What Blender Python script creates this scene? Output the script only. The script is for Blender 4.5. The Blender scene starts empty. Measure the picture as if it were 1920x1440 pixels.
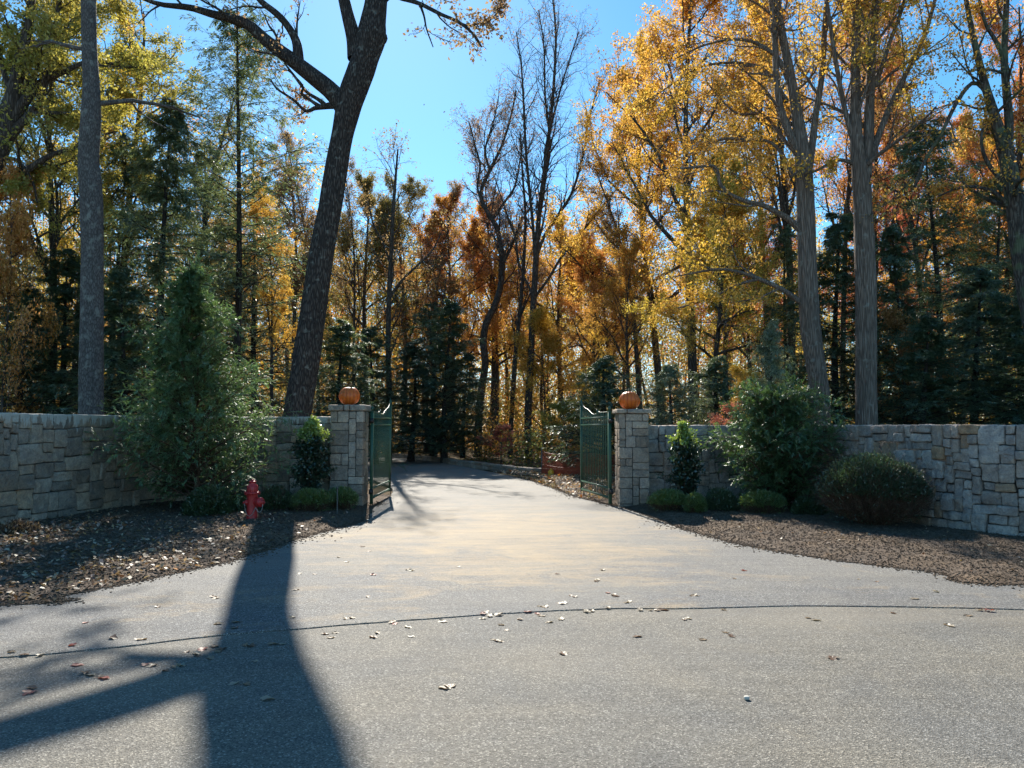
import bpy, math, random
import numpy as np
from mathutils import Vector
R = math.radians
sc = bpy.context.scene
C = sc.collection
PI = math.pi

# ------------------------------------------------------------------ camera, sky, sun, exposure
F = 1400.0; PITCH = R(3.27); CH = 1.6
cam = bpy.data.cameras.new('camera'); camo = bpy.data.objects.new('camera', cam); C.objects.link(camo)
camo.location = (0, 0, CH); camo.rotation_euler = (R(90) + PITCH, 0, 0)
cam.sensor_width = 36; cam.lens = F/1920*36; cam.clip_end = 2000; cam.clip_start = .05
sc.camera = camo
SUN_EL = R(35.0); SUN_AZ = R(-10.3)            # azimuth from +Y, negative = towards -X
w = bpy.data.worlds.new('World'); sc.world = w; w.use_nodes = True
nt = w.node_tree; nt.nodes.clear()
sky = nt.nodes.new('ShaderNodeTexSky'); sky.sky_type = 'NISHITA'; sky.sun_disc = False
sky.sun_elevation = SUN_EL; sky.sun_rotation = SUN_AZ; sky.altitude = 0
sky.air_density = 1.0; sky.dust_density = .1; sky.ozone_density = 6
bg = nt.nodes.new('ShaderNodeBackground'); bg.inputs[1].default_value = .08
wo = nt.nodes.new('ShaderNodeOutputWorld')
shs = nt.nodes.new('ShaderNodeHueSaturation'); shs.inputs['Hue'].default_value = .485; shs.inputs['Saturation'].default_value = 1.13; shs.inputs['Value'].default_value = 1.12
nt.links.new(sky.outputs[0], shs.inputs['Color']); nt.links.new(shs.outputs[0], bg.inputs[0]); nt.links.new(bg.outputs[0], wo.inputs[0])
sl = bpy.data.lights.new('sun', 'SUN'); sl.energy = 5.0; sl.angle = R(.53); sl.color = (1, .94, .84)
so = bpy.data.objects.new('sun', sl); C.objects.link(so)
sdir = Vector((math.sin(SUN_AZ)*math.cos(SUN_EL), math.cos(SUN_AZ)*math.cos(SUN_EL), math.sin(SUN_EL)))
so.rotation_euler = sdir.to_track_quat('Z', 'Y').to_euler(); so.location = sdir*60
vs = sc.view_settings; vs.view_transform = 'Standard'; vs.look = 'None'; vs.exposure = 1.14; vs.gamma = 1
cy = sc.cycles; cy.max_bounces = 6; cy.diffuse_bounces = 3; cy.glossy_bounces = 2; cy.transmission_bounces = 4
cy.transparent_max_bounces = 4; cy.caustics_reflective = False; cy.caustics_refractive = False
cy.use_denoising = True; cy.denoiser = 'OPENIMAGEDENOISE'; cy.denoising_input_passes = 'RGB_ALBEDO_NORMAL'; cy.denoising_prefilter = 'ACCURATE'; cy.sample_clamp_indirect = 4; cy.use_adaptive_sampling = True; cy.adaptive_threshold = .02

def W(u, v, Y):                                 # a pixel of the 1920x1440 photo at depth Y -> world
    dx = (u-960)/F; dy = (720-v)/F
    y = math.cos(PITCH) - dy*math.sin(PITCH); z = math.sin(PITCH) + dy*math.cos(PITCH)
    s = Y/y
    return np.array((dx*s, Y, CH + z*s))
def G(u, v, z0=0.0):
    dx = (u-960)/F; dy = (720-v)/F
    y = math.cos(PITCH) - dy*math.sin(PITCH); z = math.sin(PITCH) + dy*math.cos(PITCH)
    s = (z0-CH)/z
    return np.array((dx*s, y*s, z0))

# ------------------------------------------------------------------ noise
def vnoise(p, seed=0):
    p = np.asarray(p, float); i = np.floor(p).astype(np.int64); f = p-i; f = f*f*(3-2*f)
    def h(a, b, c):
        n = (a*73856093) ^ (b*19349663) ^ (c*83492791) ^ (seed*2654435761)
        n = (n ^ (n >> 13))*1274126177 & 0x7fffffff
        n = (n ^ (n >> 15))*668265263 & 0x7fffffff
        return (n & 0xffff)/65535.
    x, y, z = i[..., 0], i[..., 1], i[..., 2]; fx, fy, fz = f[..., 0], f[..., 1], f[..., 2]
    r = 0
    for a in (0, 1):
        for b in (0, 1):
            for c in (0, 1):
                r = r + h(x+a, y+b, z+c)*(fx if a else 1-fx)*(fy if b else 1-fy)*(fz if c else 1-fz)
    return r*2-1
def fbm(p, o=3, seed=0):
    p = np.asarray(p, float); r = 0; a = 1.
    for k in range(o):
        r = r + a*vnoise(p*(2**k), seed+k*17); a *= .5
    return r/1.75
def nrm(a): return a/np.maximum(np.linalg.norm(a, axis=-1, keepdims=True), 1e-9)

# ------------------------------------------------------------------ materials
def new_mat(name):
    m = bpy.data.materials.new(name); m.use_nodes = True; t = m.node_tree; t.nodes.clear()
    out = t.nodes.new('ShaderNodeOutputMaterial'); return m, t, out
def node(t, typ, ins=None, **kw):
    n = t.nodes.new(typ)
    for k, v in kw.items(): setattr(n, k, v)
    for k, v in (ins or {}).items():
        if hasattr(v, 'is_linked') or isinstance(v, bpy.types.NodeSocket): t.links.new(v, n.inputs[k])
        else: n.inputs[k].default_value = v
    return n
def ramp(t, fac, stops):
    n = t.nodes.new('ShaderNodeValToRGB'); e = n.color_ramp.elements
    while len(e) < len(stops): e.new(.5)
    for i, (p, c) in enumerate(stops):
        e[i].position = p; e[i].color = (c, c, c, 1) if isinstance(c, (int, float)) else (*c, 1)
    t.links.new(fac, n.inputs[0]); return n.outputs[0]
def mix(t, f, a, b, mode='MIX'):
    n = t.nodes.new('ShaderNodeMix'); n.data_type = 'RGBA'; n.blend_type = mode
    for k, v in ((0, f), (6, a), (7, b)):
        s = n.inputs[k]
        if isinstance(v, bpy.types.NodeSocket): t.links.new(v, s)
        elif isinstance(v, (int, float)): s.default_value = v if k == 0 else (v, v, v, 1)
        else: s.default_value = (*v, 1)
    return n.outputs[2]
def mth(t, op, a, b=0.0, c=0.0, clamp=False):
    n = t.nodes.new('ShaderNodeMath'); n.operation = op; n.use_clamp = clamp
    for s, v in zip(n.inputs, (a, b, c)):
        if isinstance(v, bpy.types.NodeSocket): t.links.new(v, s)
        else: s.default_value = v
    return n.outputs[0]
def noise(t, scale, det=3, rough=.5, vec=None, dist=0):
    n = t.nodes.new('ShaderNodeTexNoise'); n.inputs['Scale'].default_value = scale
    n.inputs['Detail'].default_value = det; n.inputs['Roughness'].default_value = rough; n.inputs['Distortion'].default_value = dist
    if vec is not None: t.links.new(vec, n.inputs['Vector'])
    return n.outputs[0]
def coords(t, scale=(1, 1, 1), kind='Object'):
    c = t.nodes.new('ShaderNodeTexCoord'); m = t.nodes.new('ShaderNodeMapping'); m.inputs['Scale'].default_value = scale
    t.links.new(c.outputs[kind], m.inputs[0]); return m.outputs[0]
def bump(t, h, strength, dist=.02, normal=None):
    n = t.nodes.new('ShaderNodeBump'); n.inputs['Strength'].default_value = strength; n.inputs['Distance'].default_value = dist
    t.links.new(h, n.inputs['Height'])
    if normal is not None: t.links.new(normal, n.inputs['Normal'])
    return n.outputs[0]
def princ(t, out, **ins):
    n = t.nodes.new('ShaderNodeBsdfPrincipled')
    for k, v in ins.items():
        k = k.replace('_', ' ')
        if isinstance(v, bpy.types.NodeSocket): t.links.new(v, n.inputs[k])
        elif isinstance(v, tuple): n.inputs[k].default_value = (*v, 1)
        else: n.inputs[k].default_value = v
    t.links.new(n.outputs[0], out.inputs[0]); return n

def leaf_mat(name, transl, gloss, rough, huev=.04, valv=.5, satv=.25):
    m, t, out = new_mat(name)
    oi = t.nodes.new('ShaderNodeObjectInfo'); at = t.nodes.new('ShaderNodeAttribute'); at.attribute_name = 'tint'
    at2 = t.nodes.new('ShaderNodeAttribute'); at2.attribute_name = 'hue'
    hs = node(t, 'ShaderNodeHueSaturation', {'Color': oi.outputs['Color']})
    t.links.new(mth(t, 'MULTIPLY_ADD', at2.outputs['Fac'], huev*2, .5-huev), hs.inputs['Hue'])
    t.links.new(mth(t, 'MULTIPLY_ADD', at.outputs['Fac'], valv*2, 1-valv), hs.inputs['Value'])
    t.links.new(mth(t, 'MULTIPLY_ADD', at.outputs['Fac'], -satv, 1+satv*.3), hs.inputs['Saturation'])
    d = node(t, 'ShaderNodeBsdfDiffuse', {'Color': hs.outputs[0]})
    tr = node(t, 'ShaderNodeBsdfTranslucent', {'Color': mix(t, 1., hs.outputs[0], (1.35, 1.3, .85), 'MULTIPLY')})
    a = node(t, 'ShaderNodeMixShader', {0: transl}); t.links.new(d.outputs[0], a.inputs[1]); t.links.new(tr.outputs[0], a.inputs[2])
    g = node(t, 'ShaderNodeBsdfGlossy', {'Color': (.9, .92, .9, 1), 'Roughness': rough})
    b = node(t, 'ShaderNodeMixShader', {0: gloss}); t.links.new(a.outputs[0], b.inputs[1]); t.links.new(g.outputs[0], b.inputs[2])
    t.links.new(b.outputs[0], out.inputs[0]); return m
M = {}
M['leaf'] = leaf_mat('leaf', .5, .03, .45, huev=.028, valv=.42, satv=.25)
M['needle'] = leaf_mat('needle', .42, .085, .42, huev=.02, valv=.5)
M['holly'] = leaf_mat('glossy_leaf', .35, .08, .3, huev=.02, valv=.4)
M['dryleaf'] = leaf_mat('dry_leaf', .3, .06, .5, huev=.03, valv=.6, satv=.5)

def bark_mat(name, c0, c1, sx=14, sz=2.2, bs=.7, lichen=0, moss=0):
    m, t, out = new_mat(name); co = coords(t, (sx, sx, sz)); co1 = coords(t)
    n1 = noise(t, 1, 5, .62, co, .6); n2 = noise(t, 1.3, 3, .5, co1)
    vor = node(t, 'ShaderNodeTexVoronoi', {'Vector': co, 'Scale': 1.3}, feature='DISTANCE_TO_EDGE')
    ridge = ramp(t, vor.outputs[0], [(0, 0.), (.25, 1.)])
    h = mix(t, .55, n1, ridge)
    col = ramp(t, h, [(.2, tuple(x*.55 for x in c0)), (.5, c0), (.85, c1)])
    col = mix(t, mth(t, 'MULTIPLY', n2, .5), col, mix(t, 1., col, (.62, .62, .66), 'MULTIPLY'))
    if lichen:
        v2 = node(t, 'ShaderNodeTexNoise', {'Vector': co1, 'Scale': 6., 'Detail': 5.})
        lm = ramp(t, v2.outputs[0], [(.62-.08*lichen, 0.), (.7, .5)])
        col = mix(t, lm, col, (.33, .34, .29))
    if moss:
        mm = ramp(t, noise(t, 2.5, 4, .6, co1), [(.5, 0.), (.62, moss)])
        col = mix(t, mm, col, (.13, .17, .09))
    princ(t, out, Base_Color=col, Roughness=.9, Specular_IOR_Level=.2, Normal=bump(t, h, bs, .03)); return m
M['bark'] = bark_mat('grey_brown_bark', (.085, .068, .055), (.17, .145, .12))
M['bark_oak'] = bark_mat('furrowed_oak_bark', (.062, .05, .043), (.135, .113, .096), 17, 3.2, 1., lichen=.35)
M['bark_smooth'] = bark_mat('smooth_grey_bark', (.125, .112, .102), (.19, .172, .158), 22, 7, .45, lichen=.7)
M['bark_pale'] = bark_mat('pale_ridged_bark', (.2, .155, .122), (.34, .275, .22), 26, 1.4, .9, lichen=.2)
M['bark_dark'] = bark_mat('dark_conifer_bark', (.05, .042, .036), (.1, .085, .07))
M['bark_moss'] = bark_mat('mossy_bark', (.085, .072, .06), (.16, .14, .115), lichen=.3, moss=.6)
M['twig'] = bark_mat('shrub_twig', (.14, .085, .055), (.24, .15, .1), 30, 8, .4)

def stone_mat(name, cols, stain=0, lo=.3):
    m, t, out = new_mat(name); co = coords(t)
    at = t.nodes.new('ShaderNodeAttribute'); at.attribute_name = 'tint'
    base = mix(t, 1., ramp(t, at.outputs['Fac'], cols), (1.1, 1.02, .97), 'MULTIPLY')
    n1 = noise(t, 7, 6, .65, co, .8); n2 = noise(t, 38, 4, .6, co); n3 = noise(t, 2.2, 3, .5, co)
    col = mix(t, ramp(t, n1, [(.36, .0), (.64, .9)]), mix(t, 1., base, (.78, .78, .8), 'MULTIPLY'), mix(t, 1., base, (1.4, 1.35, 1.26), 'MULTIPLY'))
    col = mix(t, ramp(t, noise(t, 16, 5, .75, co, 2.), [(.5, 0.), (.68, .55)]), col, mix(t, 1., col, (.5, .5, .52), 'MULTIPLY'))
    col = mix(t, ramp(t, n3, [(.42, 0.), (.75, .55)]), col, mix(t, 1., col, (1.1, .8, .55), 'MULTIPLY'))
    col = mix(t, ramp(t, n2, [(.35, .5), (.6, 0.)]), col, mix(t, 1., col, (.55, .56, .6), 'MULTIPLY'))
    veins = ramp(t, noise(t, 3.3, 5, .5, co, 2.4), [(.49, 0.), (.5, .35), (.51, 0.)])
    col = mix(t, veins, col, (.5, .48, .44))
    if stain:
        sep = node(t, 'ShaderNodeSeparateXYZ', {0: co})
        st = noise(t, 1, 4, .7, coords(t, (11, 11, 1.7)))
        top = mth(t, 'MULTIPLY_ADD', sep.outputs[2], 1/.28, -(1.83-.28)/.28)
        mk = ramp(t, mth(t, 'ADD', mth(t, 'MULTIPLY', st, 1.4), mth(t, 'MULTIPLY', top, .5)), [(.0, 0.), (.93, 0.), (1.0, .8)])
        col = mix(t, mk, col, (.6, .58, .5))
    hh = mix(t, .3, n1, n2); hh = mix(t, .35, hh, noise(t, 13, 5, .7, co, 1.5))
    princ(t, out, Base_Color=col, Roughness=.85, Specular_IOR_Level=.3, Normal=bump(t, hh, 1., .055)); return m
greys = [(0, (.05, .055, .06)), (.08, (.06, .063, .065)), (.1, (.22, .2, .17)), (.35, (.3, .275, .235)), (.6, (.38, .35, .3)), (.8, (.4, .355, .285)), (.86, (.5, .475, .43)), (1, (.42, .33, .23))]
blues = [(0, (.14, .13, .12)), (.12, (.27, .26, .245)), (.4, (.33, .32, .305)), (.8, (.42, .41, .39)), (.9, (.3, .25, .2)), (1, (.36, .27, .18))]
M['stone_l'] = stone_mat('tan_grey_fieldstone', greys, stain=1)
M['stone_r'] = stone_mat('blue_grey_splitstone', blues)
M['stone_p'] = stone_mat('pillar_stone', [(0, (.2, .18, .152)), (.35, (.27, .247, .21)), (.7, (.34, .312, .268)), (1, (.44, .405, .35))])
m, t, out = new_mat('mortar'); co = coords(t)
princ(t, out, Base_Color=ramp(t, noise(t, 20, 3, .5, co), [(.3, (.05, .047, .042)), (.7, (.09, .085, .075))]), Roughness=.95); M['mortar'] = m

def paint(name, col, rough=.4, var=.2, metal=0, spec=.5, sc_=12):
    m, t, out = new_mat(name); co = coords(t); n = noise(t, sc_, 4, .6, co)
    c = mix(t, ramp(t, n, [(.35, 0.), (.75, 1.)]), col, tuple(x*(1-var) for x in col))
    princ(t, out, Base_Color=c, Roughness=rough, Metallic=metal, Specular_IOR_Level=spec, Normal=bump(t, noise(t, 60, 3, .6, co), .12, .01)); return m
M['green'] = paint('green_gate_paint', (.035, .1, .062), .42, .25)
M['red'] = paint('red_hydrant_paint', (.52, .03, .03), .4, .3)
M['chain'] = paint('steel_chain', (.42, .4, .38), .45, .4, metal=.8)
M['black'] = paint('black_iron', (.015, .015, .015), .5, .2)
M['net'] = paint('orange_netting', (.42, .075, .03), .6, .35)
M['yellow'] = paint('yellow_plastic', (.8, .42, .03), .4, .15)
M['stake'] = paint('grey_stake', (.13, .12, .11), .8, .4)
M['pebble'] = paint('pale_pebble', (.62, .58, .5), .8, .3)

m, t, out = new_mat('pumpkin_skin'); co = coords(t)
at = t.nodes.new('ShaderNodeAttribute'); at.attribute_name = 'tint'
c = ramp(t, at.outputs['Fac'], [(0, (.4, .06, .006)), (.6, (.64, .115, .008)), (1, (.7, .15, .012))])
c = mix(t, ramp(t, noise(t, 14, 4, .6, co), [(.5, 0.), (.85, .35)]), c, (.5, .14, .03))
princ(t, out, Base_Color=c, Roughness=.42, Normal=bump(t, noise(t, 25, 3, .5, co), .12, .01)); M['pumpkin'] = m
M['stem'] = paint('pumpkin_stem', (.14, .12, .05), .8, .4)

# asphalt: fine aggregate, patches of sand washed over it
def asphalt(name, c_lo, c_hi, sand, agg):
    m, t, out = new_mat(name); co = coords(t)
    f1 = noise(t, 75, 2, .7, co); big = noise(t, .9, 5, .6, co, .4)
    vor = node(t, 'ShaderNodeTexVoronoi', {'Vector': co, 'Scale': agg})
    sp = node(t, 'ShaderNodeSeparateColor', {0: vor.outputs['Color']})
    agr = ramp(t, sp.outputs[0], [(0, 0.), (.3, .22), (.7, .38), (.88, .5), (.93, .95), (1, 1.)])
    c = mix(t, agr, c_lo, c_hi)
    c = mix(t, ramp(t, f1, [(.3, .55), (.6, 0.)]), c, mix(t, 1., c, (.6, .6, .62), 'MULTIPLY'))
    c = mix(t, ramp(t, big, [(.35, 0.), (.7, 1.)]), c, mix(t, 1., c, (1.3, 1.22, 1.08), 'MULTIPLY'))
    c = mix(t, ramp(t, noise(t, .55, 6, .7, co, 1.2), [(.3, .5), (.5, 0.)]), c, mix(t, 1., c, (.74, .75, .78), 'MULTIPLY'))
    pos = node(t, 'ShaderNodeSeparateXYZ', {0: co})
    if sand:   # washed sand in soft streaks around the middle of the drive
        st = noise(t, 1, 8, .68, coords(t, (.5, .85, 1)), 1.6)
        st2 = noise(t, 1, 7, .7, coords(t, (2.2, 4.2, 1)), 1.5)
        dx = mth(t, 'DIVIDE', mth(t, 'ADD', pos.outputs[0], .2), 3.4)
        dy = mth(t, 'DIVIDE', mth(t, 'ADD', pos.outputs[1], -11.6), 5.2)
        rr = mth(t, 'SQRT', mth(t, 'ADD', mth(t, 'MULTIPLY', dx, dx), mth(t, 'MULTIPLY', dy, dy)))
        prox = mth(t, 'SUBTRACT', 1., rr, clamp=True)
        k = mth(t, 'ADD', mth(t, 'MULTIPLY', st, .75), mth(t, 'MULTIPLY', st2, .35))
        k = mth(t, 'ADD', k, mth(t, 'MULTIPLY', prox, .3))
        c = mix(t, ramp(t, k, [(.58, 0.), (.7, .4), (.86, .9)]), c, (.4, .285, .15))
        # dust film spread over the rest
        c = mix(t, ramp(t, noise(t, 1, 5, .6, coords(t, (.5, 1.1, 1)), .6), [(.45, 0.), (.72, .4)]), c, (.2, .185, .155))
        # colour turns paler with distance up the drive
        far = mth(t, 'MULTIPLY', mth(t, 'SUBTRACT', pos.outputs[1], 6.6), .12, clamp=True)
        c = mix(t, mth(t, 'MULTIPLY', far, .6), c, (.24, .222, .19))
    else:
        st = noise(t, 1, 5, .6, coords(t, (.25, .9, 1)), .6)
        near = mth(t, 'MULTIPLY', mth(t, 'SUBTRACT', pos.outputs[1], 5.), .33, clamp=True)
        k = mth(t, 'ADD', mth(t, 'MULTIPLY', st, .8), mth(t, 'MULTIPLY', near, .22))
        c = mix(t, ramp(t, k, [(.4, 0.), (.75, .6)]), c, (.24, .21, .165))
        vt = node(t, 'ShaderNodeTexVoronoi', {'Vector': coords(t, (7, 7, 1)), 'Scale': 1.})
        c = mix(t, ramp(t, vt.outputs[0], [(.04, .5), (.075, 0.)]), c, (.36, .34, .3))
    # old wheel arcs and dark damp streaks
    ws = noise(t, 1, 4, .6, coords(t, (.16, 2.3, 1)), 1.4)
    c = mix(t, ramp(t, ws, [(.52, 0.), (.6, .32), (.66, 0.)]), c, mix(t, 1., c, (.66, .66, .68), 'MULTIPLY'))
    c = mix(t, ramp(t, noise(t, 2.7, 6, .7, co, .8), [(.56, 0.), (.75, .35)]), c, mix(t, 1., c, (1.5, 1.4, 1.2), 'MULTIPLY'))
    hh = mix(t, .5, vor.outputs[0], f1)
    princ(t, out, Base_Color=c, Roughness=.8, Specular_IOR_Level=.22, Normal=bump(t, hh, .6, .012)); return m
M['road'] = asphalt('road_asphalt', (.058, .056, .05), (.29, .278, .25), 0, 120)
M['drive'] = asphalt('drive_asphalt', (.05, .051, .053), (.28, .28, .275), 1, 110)

m, t, out = new_mat('mulch_soil'); co = coords(t)
n1 = noise(t, 16, 6, .7, co, .5); n2 = noise(t, 90, 3, .6, co); n3 = noise(t, 1.6, 4, .55, co)
c = ramp(t, n1, [(.3, (.05, .038, .03)), (.52, (.13, .098, .074)), (.72, (.25, .195, .15))])
c = mix(t, ramp(t, n3, [(.4, 0.), (.7, .6)]), c, mix(t, 1., c, (1.45, 1.3, 1.05), 'MULTIPLY'))
c = mix(t, ramp(t, n2, [(.55, 0.), (.75, .5)]), c, (.24, .19, .145))
princ(t, out, Base_Color=c, Roughness=.95, Specular_IOR_Level=.15, Normal=bump(t, mix(t, .5, n1, n2), 1., .04)); M['mulch'] = m
m, t, out = new_mat('forest_floor'); co = coords(t)
n1 = noise(t, 9, 6, .7, co, .5); n3 = noise(t, .35, 4, .55, co)
c = ramp(t, n1, [(.3, (.04, .03, .02)), (.5, (.13, .085, .045)), (.7, (.27, .17, .08))])
c = mix(t, ramp(t, n3, [(.4, 0.), (.65, .6)]), c, (.09, .1, .045))
princ(t, out, Base_Color=c, Roughness=.95, Specular_IOR_Level=.1, Normal=bump(t, n1, 1., .06)); M['floor'] = m

# ------------------------------------------------------------------ mesh helpers
def mk_mesh(name, V, Fc, smooth=False, **attrs):
    V = np.asarray(V, np.float32); Fc = np.asarray(Fc, np.int32); k = Fc.shape[1]
    me = bpy.data.meshes.new(name)
    me.vertices.add(len(V)); me.vertices.foreach_set('co', V.ravel())
    me.loops.add(Fc.size); me.loops.foreach_set('vertex_index', Fc.ravel())
    me.polygons.add(len(Fc)); me.polygons.foreach_set('loop_start', np.arange(0, Fc.size, k, dtype=np.int32))
    if smooth: me.polygons.foreach_set('use_smooth', np.ones(len(Fc), bool))
    for a, val in attrs.items():
        at = me.attributes.new(a, 'FLOAT', 'FACE'); at.data.foreach_set('value', np.asarray(val, np.float32))
    me.update(calc_edges=True); me.validate()
    return me
class MB:                                        # collects quad geometry
    def __init__(s): s.V = []; s.F = []; s.T = []; s.n = 0
    def add(s, V, Fc, tint=.5):
        V = np.asarray(V, float).reshape(-1, 3); Fc = np.asarray(Fc, int)
        s.V.append(V); s.F.append(Fc+s.n); s.T.append(np.broadcast_to(np.asarray(tint, float), (len(Fc),))); s.n += len(V)
    def mesh(s, name, smooth=False):
        T = np.concatenate(s.T); return mk_mesh(name, np.concatenate(s.V), np.concatenate(s.F), smooth, tint=T, hue=T)
def lnk(name, me, mat, parent=None, loc=(0, 0, 0), rot=(0, 0, 0), scl=(1, 1, 1)):
    o = bpy.data.objects.new(name, me); C.objects.link(o)
    if mat and not me.materials: me.materials.append(mat)
    o.parent = parent; o.location = loc; o.rotation_euler = rot; o.scale = scl
    return o
def tag(o, label=None, cat=None, group=None, kind=None):
    if label: o['label'] = label
    if cat: o['category'] = cat
    if group: o['group'] = group
    if kind: o['kind'] = kind
    return o
def thing(name, label, cat, loc=(0, 0, 0), rz=0, group=None):
    o = bpy.data.objects.new(name, None); C.objects.link(o); o.location = loc; o.rotation_euler = (0, 0, rz); o.empty_display_size = .3
    return tag(o, label, cat, group)
def copy_tree(o, parent=None):
    c = o.copy(); C.objects.link(c); c.parent = parent
    for ch in list(o.children): copy_tree(ch, c)
    return c
_cube = np.array([(x, y, z) for x in (-1, 1) for y in (-1, 1) for z in (-1, 1)], float)
_cf = np.array([(0, 1, 3, 2), (4, 6, 7, 5), (0, 4, 5, 1), (2, 3, 7, 6), (0, 2, 6, 4), (1, 5, 7, 3)])
def box(mb, c, d, rz=0, tint=.5):
    V = _cube*np.array(d)/2
    if rz: V = V @ np.array([[math.cos(rz), math.sin(rz), 0], [-math.sin(rz), math.cos(rz), 0], [0, 0, 1]])
    mb.add(V+np.array(c), _cf, tint)
def tubes(P, Rr, S, wob=0, seed=0):
    N, K, _ = P.shape
    T = np.empty_like(P); T[:, 1:-1] = P[:, 2:]-P[:, :-2]; T[:, 0] = P[:, 1]-P[:, 0]; T[:, -1] = P[:, -1]-P[:, -2]; T = nrm(T)
    mean = np.abs(nrm(P[:, -1]-P[:, 0])); ax = np.eye(3)[np.argmin(mean, axis=1)][:, None, :]
    U = nrm(ax-(ax*T).sum(-1, keepdims=True)*T); Vv = np.cross(T, U)
    a = np.arange(S)/S*2*PI
    ring = U[:, :, None, :]*np.cos(a)[None, None, :, None]+Vv[:, :, None, :]*np.sin(a)[None, None, :, None]
    V = P[:, :, None, :]+ring*Rr[:, :, None, None]
    if wob:
        q = V.copy(); q[..., 2] *= .35
        dn = fbm(q*2.2, 3, seed)*.7+vnoise(q*7, seed+5)*.3
        V = V+ring*(Rr[:, :, None]*wob*dn)[..., None]
    idx = np.arange(N*K*S).reshape(N, K, S)
    a0 = idx[:, :-1, :]; a1 = idx[:, 1:, :]
    Fc = np.stack([a0, np.roll(a0, -1, 2), np.roll(a1, -1, 2), a1], -1).reshape(-1, 4)
    return V.reshape(-1, 3), Fc
def resamp(pts, rad, K):
    pts = np.asarray(pts, float); rad = np.asarray(rad, float)
    # Catmull-Rom through the points, then even spacing
    p = np.vstack([2*pts[0]-pts[1], pts, 2*pts[-1]-pts[-2]]); out = []; ro = []
    for i in range(1, len(p)-2):
        for s in np.linspace(0, 1, 9)[:-1]:
            a, b, c, d = p[i-1], p[i], p[i+1], p[i+2]
            out.append(.5*((2*b)+(-a+c)*s+(2*a-5*b+4*c-d)*s*s+(-a+3*b-3*c+d)*s**3)); ro.append(rad[i-1]*(1-s)+rad[i]*s)
    out.append(pts[-1]); ro.append(rad[-1]); out = np.array(out); ro = np.array(ro)
    L = np.concatenate([[0], np.cumsum(np.linalg.norm(np.diff(out, axis=0), axis=1))]); t = np.linspace(0, L[-1], K)
    return np.stack([np.interp(t, L, out[:, k]) for k in range(3)], 1), np.interp(t, L, ro)
def tube1(mb, pts, rad, S=8, K=None, tint=.5, closed=False):
    pts = np.asarray(pts, float); rad = np.broadcast_to(np.asarray(rad, float), (len(pts),))
    if K: pts, rad = resamp(pts, rad, K)
    V, Fc = tubes(pts[None], np.asarray(rad)[None], S); mb.add(V, Fc, tint)
def lathe(mb, prof, S=24, tint=.5, M4=None, c=(0, 0, 0)):
    prof = np.array(prof, float); a = np.arange(S)/S*2*PI
    V = np.stack([prof[:, None, 0]*np.cos(a), prof[:, None, 0]*np.sin(a), np.repeat(prof[:, None, 1], S, 1)], -1)
    V = V.reshape(-1, 3)
    if M4 is not None: V = V @ np.array(M4).T
    idx = np.arange(len(prof)*S).reshape(len(prof), S)
    Fc = np.stack([idx[:-1], np.roll(idx[:-1], -1, 1), np.roll(idx[1:], -1, 1), idx[1:]], -1).reshape(-1, 4)
    mb.add(V+np.array(c), Fc, tint)

# ------------------------------------------------------------------ growing things
def grow(rng, P, Rr, n, t0, t1, ang, angv, lf, K, wob, trop, rr=.6, rmin=.004, taper=.25, az=None, endtrop=0.):
    N, KP, _ = P.shape
    n = np.broadcast_to(np.asarray(n, int), (N,)); idx = np.repeat(np.arange(N), n); Mn = len(idx)
    order = np.concatenate([np.arange(k) for k in n]) if Mn else np.zeros(0)
    t = t0+(t1-t0)*np.clip((order+rng.uniform(.0, 1., Mn))/np.maximum(n[idx], 1), 0, 1)
    s = t*(KP-1)*.9999; i = s.astype(int); f = (s-i)[:, None]
    pos = P[idx, i]*(1-f)+P[idx, i+1]*f; tan = nrm(P[idx, i+1]-P[idx, i])
    pr = Rr[idx, i]*(1-f[:, 0])+Rr[idx, i+1]*f[:, 0]
    plen = np.linalg.norm(np.diff(P, axis=1), axis=2).sum(1)[idx]
    ax = np.eye(3)[np.argmin(np.abs(tan), axis=1)]; U = nrm(np.cross(tan, ax)); Vv = np.cross(tan, U)
    a = (order*2.4+rng.uniform(0, 6.3, N)[idx]+rng.normal(0, .5, Mn)) if az is None else az(rng, order, Mn)
    g = ang+rng.normal(0, angv, Mn)
    d = np.cos(g)[:, None]*tan+np.sin(g)[:, None]*(np.cos(a)[:, None]*U+np.sin(a)[:, None]*Vv)
    L = lf(t, plen)*rng.uniform(.65, 1.3, Mn)
    Q = np.empty((Mn, K, 3)); Q[:, 0] = pos
    for k in range(1, K):
        d = nrm(d+rng.normal(0, wob, (Mn, 3))+np.array((0, 0, 1))*(trop+endtrop*k/K))
        Q[:, k] = Q[:, k-1]+d*(L/(K-1))[:, None]
    r0 = np.maximum(np.minimum(pr*rr, L*.03+.004), rmin)
    RR = r0[:, None]*np.linspace(1, taper, K)[None]
    return Q, np.maximum(RR, rmin*.6)
def along(rng, P, n, t0=.1, t1=1.):
    N, K, _ = P.shape; idx = np.repeat(np.arange(N), n); t = rng.uniform(t0, t1, len(idx)); s = t*(K-1)*.9999; i = s.astype(int); f = (s-i)[:, None]
    return P[idx, i]*(1-f)+P[idx, i+1]*f, nrm(P[idx, i+1]-P[idx, i]), idx
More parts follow.
